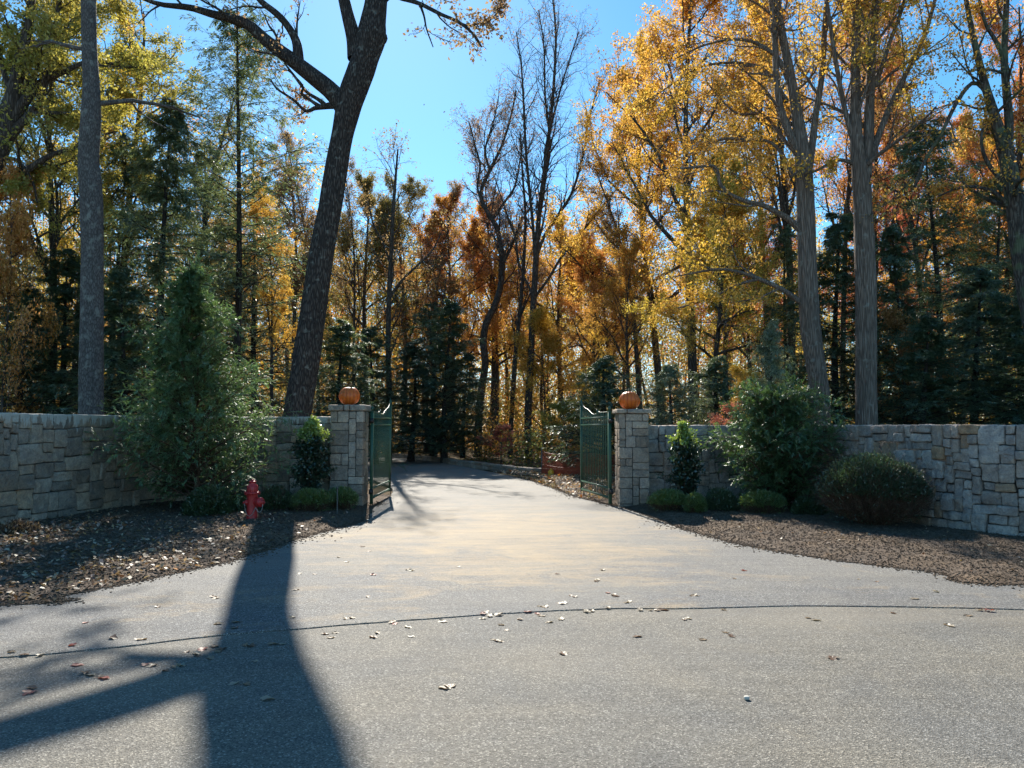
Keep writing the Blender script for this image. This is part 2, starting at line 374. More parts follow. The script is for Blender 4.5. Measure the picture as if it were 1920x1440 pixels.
def leafquads(rng, pos, axis, nor, L, wd, fold=.22, curl=.0):
    N = len(pos); axis = nrm(axis); nor = nrm(nor-(nor*axis).sum(-1, keepdims=True)*axis); sd = np.cross(axis, nor)
    L = np.broadcast_to(L, (N,))[:, None]; wd = np.broadcast_to(wd, (N,))[:, None]
    k = rng.uniform(.35, .6, (N, 1))
    V = np.stack([pos, pos+axis*L*k+sd*wd*.5+nor*wd*fold, pos+axis*L-nor*L*curl, pos+axis*L*k-sd*wd*.5+nor*wd*fold], 1)
    return V.reshape(-1, 3), np.arange(N*4).reshape(N, 4)
def leaves(rng, P, per, L, wd, spread=.1, up=.5, t0=.1, droop=0., seed=3, cull=None, jit=.45):
    pos, tan, idx = along(rng, P, per, t0)
    pos = pos+rng.normal(0, spread, pos.shape)
    if cull is not None:
        keep = fbm(pos*cull[0], 2, seed) > cull[1]; keep |= rng.uniform(0, 1, len(pos)) < .12; pos = pos[keep]; tan = tan[keep]
    N = len(pos)
    ax = nrm(rng.normal(0, 1, (N, 3))+tan*.8+np.array((0, 0, -droop))); no = nrm(rng.normal(0, 1, (N, 3))+np.array((0, 0, up)))
    s = rng.uniform(1-jit, 1+jit, N)
    V, Fc = leafquads(rng, pos, ax, no, L*s, wd*s)
    tint = np.clip(.5+.22*rng.normal(0, 1, N)+.25*fbm(pos*.8, 2, seed+9), 0, 1)
    hue = np.clip(.5+.13*rng.normal(0, 1, N)+.5*fbm(pos*.35, 2, seed+31), 0, 1)
    return V, Fc, tint, hue
def wood_mesh(name, levels):
    Vs = []; Fs = []; n = 0
    for P, Rr, S, wob in levels:
        if not len(P): continue
        V, Fc = tubes(P, Rr, S, wob, 7); Vs.append(V); Fs.append(Fc+n); n += len(V)
    return mk_mesh(name, np.concatenate(Vs), np.concatenate(Fs), True)

def deciduous(seed, H, rad, t0=.4, n1=16, n2=8, n3=6, lv=26, r0=.2, leaf=.12, spread=.08, ang=R(52), trop=.05, lean=(0, 0), wob=.05, cull=None,
              shape='round', twl=.75, extra=None):
    rng = np.random.default_rng(seed)
    k = np.linspace(0, 1, 18); ph = rng.uniform(0, 6, 2)
    T = np.stack([lean[0]*k**1.5+wob*H*.5*np.sin(k*5+ph[0])*k, lean[1]*k**1.5+wob*H*.5*np.sin(k*4+ph[1])*k, H*k], 1)
    tr = r0*(1-.82*k)+r0*.5*np.exp(-k*40)
    if shape == 'round': lf = lambda t, pl: rad*np.clip(1.05-.75*((t-t0)/(1-t0))**1.6, .25, 1)
    elif shape == 'tall': lf = lambda t, pl: rad*np.clip(1.-.6*((t-t0)/(1-t0)), .3, 1)
    else: lf = lambda t, pl: rad*(.5+.5*np.sin(np.clip((t-t0)/(1-t0), 0, 1)*PI))
    L1, R1 = grow(rng, T[None], tr[None], n1, t0, .99, ang, .2, lf, 9, .12, trop, .62, .02)
    L2, R2 = grow(rng, L1, R1, n2, .2, 1., R(42), .25, lambda t, pl: pl*.45*(1.15-.5*t), 7, .16, trop*.6, .6, .01)
    L3, R3 = grow(rng, L2, R2, n3, .15, 1., R(45), .3, lambda t, pl: pl*.5*(1.1-.4*t)*twl/.75, 5, .2, 0., .6, .0045)
    wm = wood_mesh('tree_wood', [(T[None], tr[None], 10, .12), (L1, R1, 6, 0), (L2, R2, 4, 0), (L3, R3, 3, 0)])
    V, Fc, ti, hu = leaves(rng, L3, lv, leaf, leaf*.62, spread, .5, .15, .3, seed, cull) if lv else (None,)*4
    cm = mk_mesh('tree_leaves', V, Fc, False, tint=ti, hue=hu) if lv else None
    return wm, cm, H, rad

def conifer(seed, H, rad, t0=.12, n1=70, n2=12, per=9, r0=.16, pow_=.8, droop=-.06, ang=R(82), nl=.16, nw=.03, dead=0, gap=-.9):
    rng = np.random.default_rng(seed); k = np.linspace(0, 1, 16)
    T = np.stack([.012*H*np.sin(k*4+seed), .012*H*np.cos(k*3+seed), H*k], 1); tr = r0*(1-.93*k)+r0*.3*np.exp(-k*40)
    lf = lambda t, pl: rad*np.clip((1-(t-t0)/(1-t0)), .05, 1)**pow_*np.where(rng.uniform(0, 1, len(t)) < .3, .55, 1)*(1+.38*np.sin(t*23+seed)*np.cos(t*9+seed*2))
    L1, R1 = grow(rng, T[None], tr[None], n1, t0, .995, ang, .12, lf, 9, .07, droop, .3, .008, endtrop=.02)
    def az(rng, order, Mn): return np.where(order % 2 == 0, 0, PI)+rng.normal(0, .35, Mn)
    # side shoots spread flat: use a horizontal basis
    L2, R2 = grow(rng, L1, R1, n2, .12, .98, R(55), .2, lambda t, pl: pl*.42*(1.15-.75*t)+.08, 5, .09, -.03, .5, .004, az=None)
    L2[..., 2] = L2[:, :1, 2]+(L2[..., 2]-L2[:, :1, 2])*.55-np.linspace(0, 1, 5)[None]**1.7*.13*rng.uniform(.2, 1.5, (len(L2), 1))
    wm = wood_mesh('conifer_wood', [(T[None], tr[None], 9, .08), (L1, R1, 4, 0), (L2, R2, 3, 0)])
    pos, tan, idx = along(rng, L2, per, .02); N = len(pos)
    keep = fbm(pos*.9, 2, seed) > gap; pos = pos[keep]; tan = tan[keep]; idx = idx[keep]; N = len(pos); sn = rng.normal(0, .5, (len(L2), 3))
    side = nrm(np.cross(tan, np.array((0, 0, 1.)))); sg = rng.choice((-1, 1), N)[:, None]
    ax = nrm(tan*.75+side*sg*rng.uniform(.2, 1.1, (N, 1))+rng.normal(0, .12, (N, 3))+np.array((0, 0, -.22)))
    no = nrm(np.array((0, 0, 1.))+sn[idx]+rng.normal(0, .25, (N, 3)))
    s = rng.uniform(.6, 1.25, N); V, Fc = leafquads(rng, pos+rng.normal(0, .035, pos.shape), ax, no, nl*s, nw*s, .1, .12)
    ti = np.clip(.5+.22*rng.normal(0, 1, N)+.25*fbm(pos*1.2, 2, seed+9), 0, 1); hu = np.clip(.5+.3*rng.normal(0, 1, N), 0, 1)
    return wm, mk_mesh('conifer_needles', V, Fc, False, tint=ti, hue=hu), H, rad

COL = dict(gold=(.62, .365, .055), yellow=(.6, .42, .065), orange=(.56, .26, .06), red=(.45, .12, .06), rust=(.38, .195, .075), olive=(.27, .215, .065),
           ygreen=(.36, .31, .07), brown=(.29, .19, .11), purple=(.24, .15, .125), pink=(.62, .2, .17), dark=(.105, .16, .08), hem=(.15, .2, .1),
           greyg=(.23, .27, .15), bluish=(.105, .17, .11), bright=(.13, .2, .04), box=(.06, .105, .03), yew=(.045, .085, .032))
def tree(name, label, cat, proto, u, Y, vtop, rad, col, group=None, rz=None, wood='bark', leafm='leaf', x=None):
    wm, cm, H, pr = proto
    X = (u-960)/F*Y/math.cos(PITCH)*1.0; z = W(u, vtop, Y)[2]
    th = thing(name, label, cat, (X, Y, 0), rz if rz is not None else random.Random(int(u*7+Y)).uniform(0, 6.3), group)
    s = (rad/pr, rad/pr, z/H)
    a = lnk('trunk', wm, M[wood], th, scl=s)
    if cm:
        b = lnk('crown', cm, M[leafm], th, scl=s); b.color = (*COL[col], 1)
    return th

# ------------------------------------------------------------------ ground, road, driveway, beds
def sheet(name, poly, z, skirt, mat, kind='structure', fine=None):
    # triangulated polygon with a skirt
    import bmesh
    bm = bmesh.new(); vs_ = [bm.verts.new((p[0], p[1], z)) for p in poly]
    f = bm.faces.new(vs_)
    if f.normal.z < 0: f.normal_flip()
    lo = [bm.verts.new((p[0], p[1], z-skirt)) for p in poly]
    n = len(poly)
    for i in range(n): bm.faces.new((vs_[i], vs_[(i+1) % n], lo[(i+1) % n], lo[i]))
    bmesh.ops.recalc_face_normals(bm, faces=bm.faces)
    bmesh.ops.triangulate(bm, faces=[f for f in bm.faces if len(f.verts) > 4])
    me = bpy.data.meshes.new(name); bm.to_mesh(me); bm.free()
    return tag(lnk(name, me, mat), kind=kind)
def dense(pl, step=.25, jit=0, seed=1):
    pl = np.array([p[:2] for p in pl], float)
    P3 = np.c_[pl, np.zeros(len(pl))]; L = np.linalg.norm(np.diff(pl, axis=0), axis=1).sum()
    q, _ = resamp(P3, np.zeros(len(pl)), max(4, int(L/step)))
    if jit:
        d = fbm(q*np.array((1.3, 1.3, 1))*1.6, 3, seed)*jit; tn = nrm(np.gradient(q, axis=0)); q = q+np.stack([-tn[:, 1], tn[:, 0], tn[:, 2]*0], 1)*d[:, None]
    return q[:, :2]
# drive edges read off the photo: left side from the street corner to the gate, right side likewise
eL = [(-14, 5.0), (-11, 6.0)]+[tuple(G(*p)[:2]) for p in ((0, 1139), (110, 1122), (210, 1103), (330, 1078), (440, 1053), (500, 1033), (560, 1013), (620, 996), (680, 979))]+[(-2.72, 14.6), (-2.75, 15.6), (-2.85, 18), (-3.6, 21), (-5.4, 25), (-8.2, 30), (-12.5, 35), (-17, 38.5)]
eR = [(15, 6.6), (11.5, 7.4)]+[tuple(G(*p)[:2]) for p in ((1920, 1101), (1760, 1078), (1560, 1052), (1400, 1026), (1290, 997), (1230, 975), (1180, 957), (1130, 945), (1085, 934), (1030, 914), (985, 899), (930, 888))]+[(-2.3, 31.), (-4.6, 36), (-8, 40), (-13, 43.5), (-17, 45.5)]
dL = dense(eL, .2, .05, 4); dR = dense(eR, .2, .05, 8)
seam = [(-14, 4.2), (-9, 4.6), (-6, 4.95), (-4.6, 5.1)]+[tuple(G(*p)[:2]) for p in ((0, 1236), (200, 1218), (400, 1196), (620, 1177), (800, 1163), (960, 1152), (1120, 1145), (1280, 1143), (1430, 1140), (1600, 1139), (1760, 1141), (1920, 1146))]+[(5.6, 6.45), (7.5, 6.2), (10, 5.9), (15, 5.2)]
dS = dense(seam, .06, .03, 3)
sheet('driveway', list(map(tuple, dL))+list(map(tuple, dR[::-1]))+list(map(tuple, dS[::-1])), .016, .12, M['drive'])
sheet('road', list(map(tuple, dS+np.array((0, .06))))+[(60, 5.2), (60, -40), (-60, -40), (-60, 4.2)], .008, .12, M['road'])
g_ = 260
me = mk_mesh('ground', [(-g_, -g_, -.06), (g_, -g_, -.06), (g_, g_, -.06), (-g_, g_, -.06)], [(0, 1, 2, 3)])
tag(lnk('ground', me, M['floor']), kind='structure')

def seg_dist(P, pl):
    d = np.full(len(P), 1e9)
    for a, b in zip(pl[:-1], pl[1:]):
        ab = b-a; t = np.clip(((P-a)@ab)/(ab@ab), 0, 1); d = np.minimum(d, np.linalg.norm(P-(a+t[:, None]*ab), axis=1))
    return d
polyD = np.vstack([dL, dR[::-1], dS[::-1]])
def inside(P, poly):
    x, y = P[:, 0], P[:, 1]; r = np.zeros(len(P), bool); n = len(poly)
    for i in range(n):
        x1, y1 = poly[i]; x2, y2 = poly[(i+1) % n]
        if y1 == y2: continue
        r ^= ((y1 > y) != (y2 > y)) & (x < (x2-x1)*(y-y1)/(y2-y1)+x1)
    return r
def bedz(P):
    d = np.minimum(seg_dist(P, dL[::2]), seg_dist(P, dR[::2])); ins = inside(P, polyD)
    q = np.c_[P, np.zeros(len(P))]
    n = fbm(q*1.1, 2, 11)*.035+fbm(q*5.5, 3, 21)*.022+vnoise(q*19, 5)*.009
    e = np.clip(d/.5, 0, 1); z = .008+e*(.05+n)+np.minimum(d, 3)*.012
    return np.where(ins, -.09, z)
def bed(name, x0, x1, y0, y1, step):
    xs = np.arange(x0, x1, step); ys = np.arange(y0, y1, step); X, Y = np.meshgrid(xs, ys); P = np.c_[X.ravel(), Y.ravel()]
    Z = bedz(P); nx, ny = len(xs), len(ys); idx = np.arange(nx*ny).reshape(ny, nx)
    Fc = np.stack([idx[:-1, :-1], idx[:-1, 1:], idx[1:, 1:], idx[1:, :-1]], -1).reshape(-1, 4)
    # leave out cells wholly under the asphalt or on the street side of the seam
    c = P[Fc].mean(1); sy = np.interp(c[:, 0], dS[:, 0], dS[:, 1]); keep = ~((Z[Fc] < -.05).all(1) | (c[:, 1] < sy+.15))
    me = mk_mesh(name, np.c_[P, Z], Fc[keep], True); return tag(lnk(name, me, M['mulch']), kind='structure')
bed('planting_bed', -13, -2.4, 5.0, 17.5, .055)
bed('planting_bed', 1.2, 12.5, 6.2, 26.5, .06)

# ------------------------------------------------------------------ stone walls and pillars
def stonebox(n=6):
    g = np.linspace(-1, 1, n+1); A, B = np.meshgrid(g, g, indexing='ij'); A = A.ravel(); B = B.ravel(); o = np.ones_like(A)
    idx = np.arange((n+1)**2).reshape(n+1, n+1); q = np.stack([idx[:-1, :-1], idx[1:, :-1], idx[1:, 1:], idx[:-1, 1:]], -1).reshape(-1, 4)
    V = []; Fs = []; k = 0
    for s, f in ((1, lambda s: (A, B, o*s)), (-1, lambda s: (A, B, o*s)), (1, lambda s: (o*s, A, B)), (-1, lambda s: (o*s, A, B)), (1, lambda s: (B, o*s, A)), (-1, lambda s: (B, o*s, A))):
        V.append(np.stack(f(s), 1)); Fs.append((q if s > 0 else q[:, ::-1])+k); k += len(A)
    return np.concatenate(V), np.concatenate(Fs)
SBV, SBF = stonebox(7)
SCV, SCF = stonebox(4)
def rough_stone(mb, c, d, mapf, rng, amp=.012, rnd=.25, tint=.5, coarse=False):
    V0, F0 = (SCV, SCF) if coarse else (SBV, SBF)
    d = np.array(d)/2; r = min(rnd*.1, d.min()*.6)
    P = V0*d; inner = np.clip(P, -(d-r), d-r); P = inner+nrm(P-inner+1e-12)*np.minimum(np.linalg.norm(P-inner, axis=1), r)[:, None]
    off = rng.uniform(-50, 50, 3); q = P+off
    n = fbm(q*7, 3, 3)*amp+vnoise(q*28, 9)*amp*.35+rng.uniform(-.4, .4)*amp
    P = P+V0/np.maximum(np.abs(V0).max(1, keepdims=True), .01)*n[:, None]*np.array((.35, 1, .35))
    mb.add(mapf(P+np.array(c)), F0, tint)
def pack(Lu, Hu, rng, wr=(3, 8), hr=(2, 5)):
    occ = np.zeros((Hu, Lu), bool); out = []
    for j in range(Hu):
        i = 0
        while i < Lu:
            if occ[j, i]: i += 1; continue
            free = 0
            while i+free < Lu and not occ[j, i+free]: free += 1
            ww = min(rng.integers(*wr), free)
            if free-ww < 2: ww = min(free, ww+1) if free-ww else ww
            hh = min(rng.integers(*hr), Hu-j)
            if Hu-j-hh == 1: hh += 1
            occ[j:j+hh, i:i+ww] = True; out.append((i, j, ww, hh)); i += ww
    return out
def wall(name, label, path, H, mat, seed, u=.08, amp=.022, th=.42, tints=None, Hf=None, wr=(3, 8), hr=(2, 5)):
    rng = np.random.default_rng(seed); q, _ = resamp(np.c_[np.array(path), np.zeros(len(path))], np.zeros(len(path)), 160)
    Ls = np.concatenate([[0], np.cumsum(np.linalg.norm(np.diff(q, axis=0), axis=1))]); L = Ls[-1]; tn = nrm(np.gradient(q, axis=0)); nm = np.stack([tn[:, 1], -tn[:, 0], tn[:, 2]], 1)
    def mapf(P):   # P = (s, outward, z)
        w0 = np.stack([P[:, 0]*1.6, P[:, 2]*0+seed, P[:, 2]*2.2], 1); inn = np.clip(P[:, 2]*4, 0, 1)*np.clip((H-P[:, 2])*5, 0.15, 1)
        P = P+np.stack([vnoise(w0, 3)*.03, P[:, 1]*0, vnoise(w0*np.array((1.3, 1, 1.1)), 7)*.022*inn], 1)
        s = P[:, 0]; x = np.interp(s, Ls, q[:, 0]); y = np.interp(s, Ls, q[:, 1]); nx = np.interp(s, Ls, nm[:, 0]); ny = np.interp(s, Ls, nm[:, 1])
        return np.stack([x+nx*P[:, 1], y+ny*P[:, 1], P[:, 2]], 1)
    mb = MB(); Lu = int(L/u); Hu = int(round((H+.08)/u)); us = L/Lu; uz = (H+.08)/Hu
    for side in (0, 1):
        for (i, j, ww, hh) in pack(Lu, Hu, rng, wr, hr):
            gap = .008
            dd = (ww*us-gap, th*.52, hh*uz-gap); cz = -.08+(j+hh/2)*uz; cs = (i+ww/2)*us
            wj = rng.normal(0, .004, 2)
            cc = (cs+wj[0], -th*.25+rng.uniform(-.012, .012)*(amp/.012) if side == 0 else -th*.77, cz+wj[1]*.6)
            tv = rng.uniform(.12, .8) if rng.uniform() < .9 else (rng.uniform(.85, 1) if rng.uniform() < .93 else .02)
            rough_stone(mb, cc, dd, mapf, rng, amp, .22, tv, coarse=side == 1)
    o = tag(lnk(name, mb.mesh('wall_stones', True), mat), label, 'wall', 'dry laid stone walls beside the gate')
    core = MB(); K = 60; s = np.linspace(0.02, L-.02, K); rows = []
    for (a, b) in ((-.06, -.1), (-.06, H-.045), (-th+.06, H-.045), (-th+.06, -.1)): rows.append(mapf(np.stack([s, np.full(K, a), np.full(K, b)], 1)))
    V = np.stack(rows, 1).reshape(-1, 3); idx = np.arange(K*4).reshape(K, 4)
    Fc = np.stack([idx[:-1], np.roll(idx[:-1], -1, 1), np.roll(idx[1:], -1, 1), idx[1:]], -1).reshape(-1, 4)
    core.add(V, Fc); lnk('mortar_core', core.mesh('core'), M['mortar'], o)
    return o
pathL = [(-2.98-.62, 15.33), (-4.6, 15.4), (-5.9, 15.55), (-6.85, 15.2), (-7.28, 14.3), (-7.42, 13.0), (-7.62, 11.2), (-8.0, 9.4), (-8.8, 7.4)]
pathR = [(2.73, 15.2), (3.9, 15.3), (4.9, 15.2), (5.6, 14.55), (6.05, 13.4), (6.35, 12.1), (6.75, 10.95), (7.4, 10.2), (8.6, 9.5), (10.5, 8.9), (13, 8.4)]
wall('stone_wall', 'tan grey fieldstone wall with pale stains along its top, left of the hydrant', pathL[::-1], 1.81, M['stone_l'], 5)
wall('stone_wall', 'blue grey split stone wall curving right from the gate behind the round shrub', pathR, 1.63, M['stone_r'], 12, amp=.036, u=.068, wr=(2, 7), hr=(2, 5))

def pillar(label, x0, x1, y0, y1, H, capH, seed):
    rng = np.random.default_rng(seed); th = thing('gate_pillar', label, 'pillar', ((x0+x1)/2, (y0+y1)/2, 0), 0, 'stone pillars carrying the gate')
    mb = MB(); wx, wy = x1-x0, y1-y0; ident = lambda P: P; dp = .2; Hu = 26; uz = (H+.08)/Hu
    for face in range(4):
        wd_ = wx if face < 2 else wy-2*dp; Lu = 9 if face < 2 else 4; us = wd_/Lu
        for (i, j, ww, hh) in pack(Lu, Hu, rng, (2, 6), (2, 5)):
            cs = -wd_/2+(i+ww/2)*us; cz = -.08+(j+hh/2)*uz; pr = rng.uniform(-.006, .008)
            if face < 2: c_ = (cs, (wy/2-dp/2+pr)*(1 if face else -1), cz); d_ = (ww*us-.007, dp, hh*uz-.007)
            else: c_ = ((wx/2-dp/2+pr)*(1 if face == 3 else -1), cs, cz); d_ = (dp, ww*us-.007, hh*uz-.007)
            rough_stone(mb, c_, d_, ident, rng, .013, .17, rng.uniform())
    lnk('shaft', mb.mesh('shaft', True), M['stone_p'], th)
    core = MB(); box(core, (0, 0, H/2-.04), (wx-.06, wy-.06, H)); lnk('mortar_core', core.mesh('core'), M['mortar'], th)
    cp = MB(); cw, cd = wx+.1, wy+.1
    for a, b in ((0, .42), (.42, .58), (.58, 1)) if seed % 2 else ((0, .3), (.3, 1)):
        rough_stone(cp, (-cw/2+(a+b)/2*cw, 0, H+capH/2+.002), ((b-a)*cw-.004, cd, capH), ident, rng, .012, .3, rng.uniform(.5, 1))
    lnk('cap', cp.mesh('cap', True), M['stone_p'], th); return th
PL = (-3.62, -2.965, 14.9, 15.5); PR = (2.13, 2.73, 14.9, 15.55)
pillar('left stone gate pillar with thick rounded cap under the round pumpkin', *PL, 1.91, .13, 3)
pillar('right stone gate pillar with thin flat cap under the lopsided pumpkin', *PR, 1.86, .09, 8)

# pumpkins
def pumpkin(label, loc, rad, hgt, tilt, seed, lob=.0):
    th = thing('pumpkin', label, 'pumpkin', loc, .3*seed, 'pumpkins on the gate pillars'); th.rotation_euler = (tilt[0], tilt[1], .3*seed)
    n, K = 128, 26; a = np.arange(n)/n*2*PI; ph = np.linspace(-.5*PI*.96, .5*PI*.97, K)
    rib = 1-.045*np.abs(np.sin(a*7+.3*np.sin(a*2)))**.5*1.0; rib = .955+.06*(np.abs(np.sin(a*8+.25*np.sin(3*a))))**.7
    r = np.cos(ph)**.88; z = np.sin(ph); sh = 1-.08*(z > 0)*z+lob*0
    V = np.stack([rad*(r*sh)[:, None]*(1+(rib-1)[None]*np.clip(np.cos(ph)*2.2, .3, 1)[:, None])*np.cos(a), rad*(r*sh)[:, None]*(1+(rib-1)[None]*np.clip(np.cos(ph)*2.2, .3, 1)[:, None])*np.sin(a)*.97, np.repeat((hgt/2*z+hgt/2-.02*(np.abs(z) > .9)*(np.abs(z)-.9)/.1)[:, None], n, 1)], -1)
    V[..., 2] += lob*V[..., 0]*(V[..., 2]/hgt)
    idx = np.arange(n*K).reshape(K, n); Fc = np.stack([idx[:-1], np.roll(idx[:-1], -1, 1), np.roll(idx[1:], -1, 1), idx[1:]], -1).reshape(-1, 4)
    tn = np.clip((rib-.955)/.06, 0, 1); tf = np.repeat(((tn+np.roll(tn, -1))/2)[None], K-1, 0).ravel()
    mb = MB(); mb.add(V, Fc, tf*.8+.1); V2 = V.reshape(K, n, 3)
    ca = np.arange(n//2); 
    lnk('rind', mb.mesh('rind', True), M['pumpkin'], th)
    sm = MB(); tube1(sm, [(0, 0, hgt-.04), (0.004, 0, hgt+.0), (.02, .01, hgt+.03), (.045, .015, hgt+.045)], [.035, .022, .018, .02], 7, 10)
    lathe(sm, [(.02, 0), (.001, .004)], 7, c=(.045, .015, hgt+.045)); lathe(sm, [(.001, 0), (.05, .0), (.001, .03)], 9, c=(0, 0, hgt-.035))
    lnk('stem', sm.mesh('stem', True), M['stem'], th)
p = W(655, 745, 15.2); pumpkin('round orange pumpkin on the left gate pillar', (p[0], 15.2, 1.91+.13), .212, .375, (0, 0), 1)
p = W(1180, 755, 15.2); pumpkin('lopsided orange pumpkin on the right gate pillar', (p[0]+.01, 15.2, 1.86+.09), .218, .365, (0, -.09), 4, -.22)

# ------------------------------------------------------------------ gate leaves
def gate(label, hx, hy, ex, ey, sgn):
    L = math.hypot(ex-hx, ey-hy); rz = math.atan2(ey-hy, ex-hx)
    th = thing('gate_leaf', label, 'gate', (hx, hy, 0), rz, 'green metal driveway gate leaves')
    def part(name, f, mat='green', smooth=False):
        mb = MB(); f(mb); return lnk(name, mb.mesh(name, smooth), M[mat], th)
    def post(x, z0, z1, w_, fin):
        def f(mb):
            box(mb, (x, 0, (z0+z1)/2), (w_, w_, z1-z0)); box(mb, (x, 0, z1+.008), (w_+.018, w_+.018, .016))
        p_ = part('post', f); mb = MB()
        lathe(mb, [(.001, 0), (.014, .0), (.012, .02), (.03, .035), (.034, .055), (.026, .08), (.01, .1), (.001, .115 if not fin else .17)], 12, c=(x, 0, z1+.016)); lnk('finial', mb.mesh('finial', True), M['green'], p_)
    post(.03, .05, 1.9, .06, False); post(L-.025, .12, 2.1, .045, True)
    for z, h in ((1.79, .035), (1.64, .03), (.36, .035), (.17, .045)): part('rail', lambda mb: box(mb, (L/2, 0, z), (L-.1, .035, h)))
    n = 16
    def top(x):                                   # outline that sweeps up to the free end
        s = x/L; return 1.83 if s < .5 else 1.83+.24*((s-.5)/.5)**1.6
    for i in range(n):
        x = .06+(L-.11)*(i+1)/(n+1)
        def f(mb, x=x):
            z1 = top(x); box(mb, (x, 0, (z1+.15)/2), (.014, .014, z1-.15)); lathe(mb, [(.014, 0), (.016, .012), (.001, .05)], 6, c=(x, 0, z1))
        part('picket', f)
    # swept scroll bar, its row of little rings, and the low ornament by the hinge
    xs = np.linspace(.42, .98, 22); cv = [(L*s, 0, 1.86+.29*np.clip((s-.42)/.56, 0, 1)**1.7+.015*math.sin(s*20)) for s in xs]
    def scroll(mb):
        tube1(mb, cv, .013, 7); a = np.linspace(0, 1.7*PI, 16)
        tube1(mb, [(cv[0][0]+.0-.05*math.sin(q)*(1-q/9), 0, cv[0][2]+.05-.05*math.cos(q)*(1-q/9)) for q in a], .011, 7)
    part('scroll', scroll, smooth=True)
    for s in np.linspace(.5, .93, 8):
        z = 1.82+.24*np.clip((s-.46)/.54, 0, 1)**1.7; a = np.linspace(0, 2*PI, 13)
        part('ring', lambda mb: tube1(mb, [(L*s+.026*math.cos(q), 0, z+.026*math.sin(q)) for q in a], .006, 5), smooth=True)
    def orn(mb):
        for s in (.12, .2, .28):
            a = np.linspace(0, 2*PI, 15); tube1(mb, [(L*s+.034*math.cos(q), 0, 1.85+.034*math.sin(q)) for q in a], .009, 6)
        tube1(mb, [(.09, 0, 1.9), (.3*L, 0, 1.9), (.36*L, 0, 1.93), (.39*L, 0, 1.88)], .01, 6, 14)
        lathe(mb, [(.001, 0), (.012, 0), (.01, .06), (.028, .09), (.02, .12), (.001, .17)], 10, c=(.38*L, 0, 1.8))
    part('ornament', orn, smooth=True)
    for z in (1.72, .3): part('hinge', lambda mb: (box(mb, (-.06, 0, z), (.14, .05, .05)), box(mb, (-.02, 0, z), (.05, .08, .1))), 'black')
    part('drop_bolt', lambda mb: (tube1(mb, [(L-.09, -.03, .06), (L-.09, -.03, .55)], .009, 6), box(mb, (L-.09, -.02, .4), (.05, .03, .04))), 'black')
    return th
gate('open green metal gate leaf hung on the left pillar', -2.83, 15.1, -2.83+.02, 17.3, 1)
gate('open green metal gate leaf hung on the right pillar', 1.98, 15.1, 1.6, 17.35, -1)

# ------------------------------------------------------------------ hydrant
hp = G(472, 978, .03); S = 1.0
hy = thing('fire_hydrant', 'red fire hydrant with hanging chains in the mulch', 'fire hydrant', (hp[0], hp[1], .02), 0)
mb = MB(); lathe(mb, [(.001, 0), (.135, 0), (.14, .018), (.098, .03), (.09, .05), (.088, .1), (.084, .3), (.086, .46), (.09, .475)], 28)
for a in np.arange(8)/8*2*PI: lathe(mb, [(.001, .0), (.012, 0), (.012, .02), (.001, .02)], 6, c=(.118*math.cos(a), .118*math.sin(a), .016))
barrel = lnk('barrel', mb.mesh('barrel', True), M['red'], hy)
mb = MB(); lathe(mb, [(.088, .465), (.128, .468), (.13, .495), (.088, .497)], 28)
for a in np.arange(8)/8*2*PI+.2:
    lathe(mb, [(.001, 0), (.013, 0), (.013, .018), (.001, .02)], 6, c=(.112*math.cos(a), .112*math.sin(a), .493)); lathe(mb, [(.001, 0), (.013, 0), (.013, .018), (.001, .02)], 6, c=(.112*math.cos(a), .112*math.sin(a), .45))
lnk('flange', mb.mesh('flange', True), M['red'], hy)
mb = MB(); lathe(mb, [(.086, .496), (.09, .52), (.086, .58), (.07, .62), (.045, .645), (.055, .655), (.062, .665), (.06, .675), (.03, .68), (.024, .683), (.022, .71), (.001, .712)], 28)
for a in np.arange(8)/8*2*PI: box(mb, (.082*math.cos(a), .082*math.sin(a), .56), (.016, .012, .09), a)
lnk('bonnet', mb.mesh('bonnet', True), M['red'], hy)
def nozzle(direction, r, L, z, name='nozzle'):
    d = nrm(np.array(direction, float)); up = np.array((0, 0, 1.)); sdv = np.cross(up, d); M3 = np.stack([sdv, up, d], 1)
    mb = MB(); lathe(mb, [(r*.95, 0), (r*.9, L*.45), (r, L*.5), (r, L*.6)], 22, M4=M3, c=(0, 0, z)); nz = lnk(name, mb.mesh(name, True), M['red'], hy)
    mb = MB(); lathe(mb, [(r*.9, L*.6), (r*1.22, L*.62), (r*1.24, L*.85), (r*1.05, L*.93), (r*.4, L*.97), (r*.38, L*1.0), (.02, L*1.0), (.018, L*1.18), (.001, L*1.18)], 22, M4=M3, c=(0, 0, z)); lnk('nozzle_cap', mb.mesh('nozzle_cap', True), M['red'], nz)
nozzle((.93, -.35, 0), .066, .215, .335); nozzle((-.75, -.65, 0), .036, .13, .33); nozzle((-.6, .8, 0), .036, .15, .33)
def chain(pts):
    q, _ = resamp(np.array(pts, float), np.zeros(len(pts)), 30); mb = MB(); tn = nrm(np.gradient(q, axis=0))
    for i in range(len(q)):
        side = nrm(np.cross(tn[i], (0, 0, 1) if i % 2 else (0, 1, 0))); a = np.linspace(0, 2*PI, 9)
        tube1(mb, [q[i]+tn[i]*.012*math.cos(t_)+side*.006*math.sin(t_) for t_ in a], .0022, 4)
    lnk('chain', mb.mesh('chain', True), M['chain'], hy)
chain([(-.09, -.105, .31), (-.075, -.11, .22), (-.04, -.115, .14), (0, -.115, .115), (.04, -.11, .14), (.07, -.1, .2), (.085, -.08, .25)])
chain([(.205, -.09, .3), (.2, -.1, .23), (.17, -.1, .18), (.13, -.1, .19), (.09, -.085, .25)])

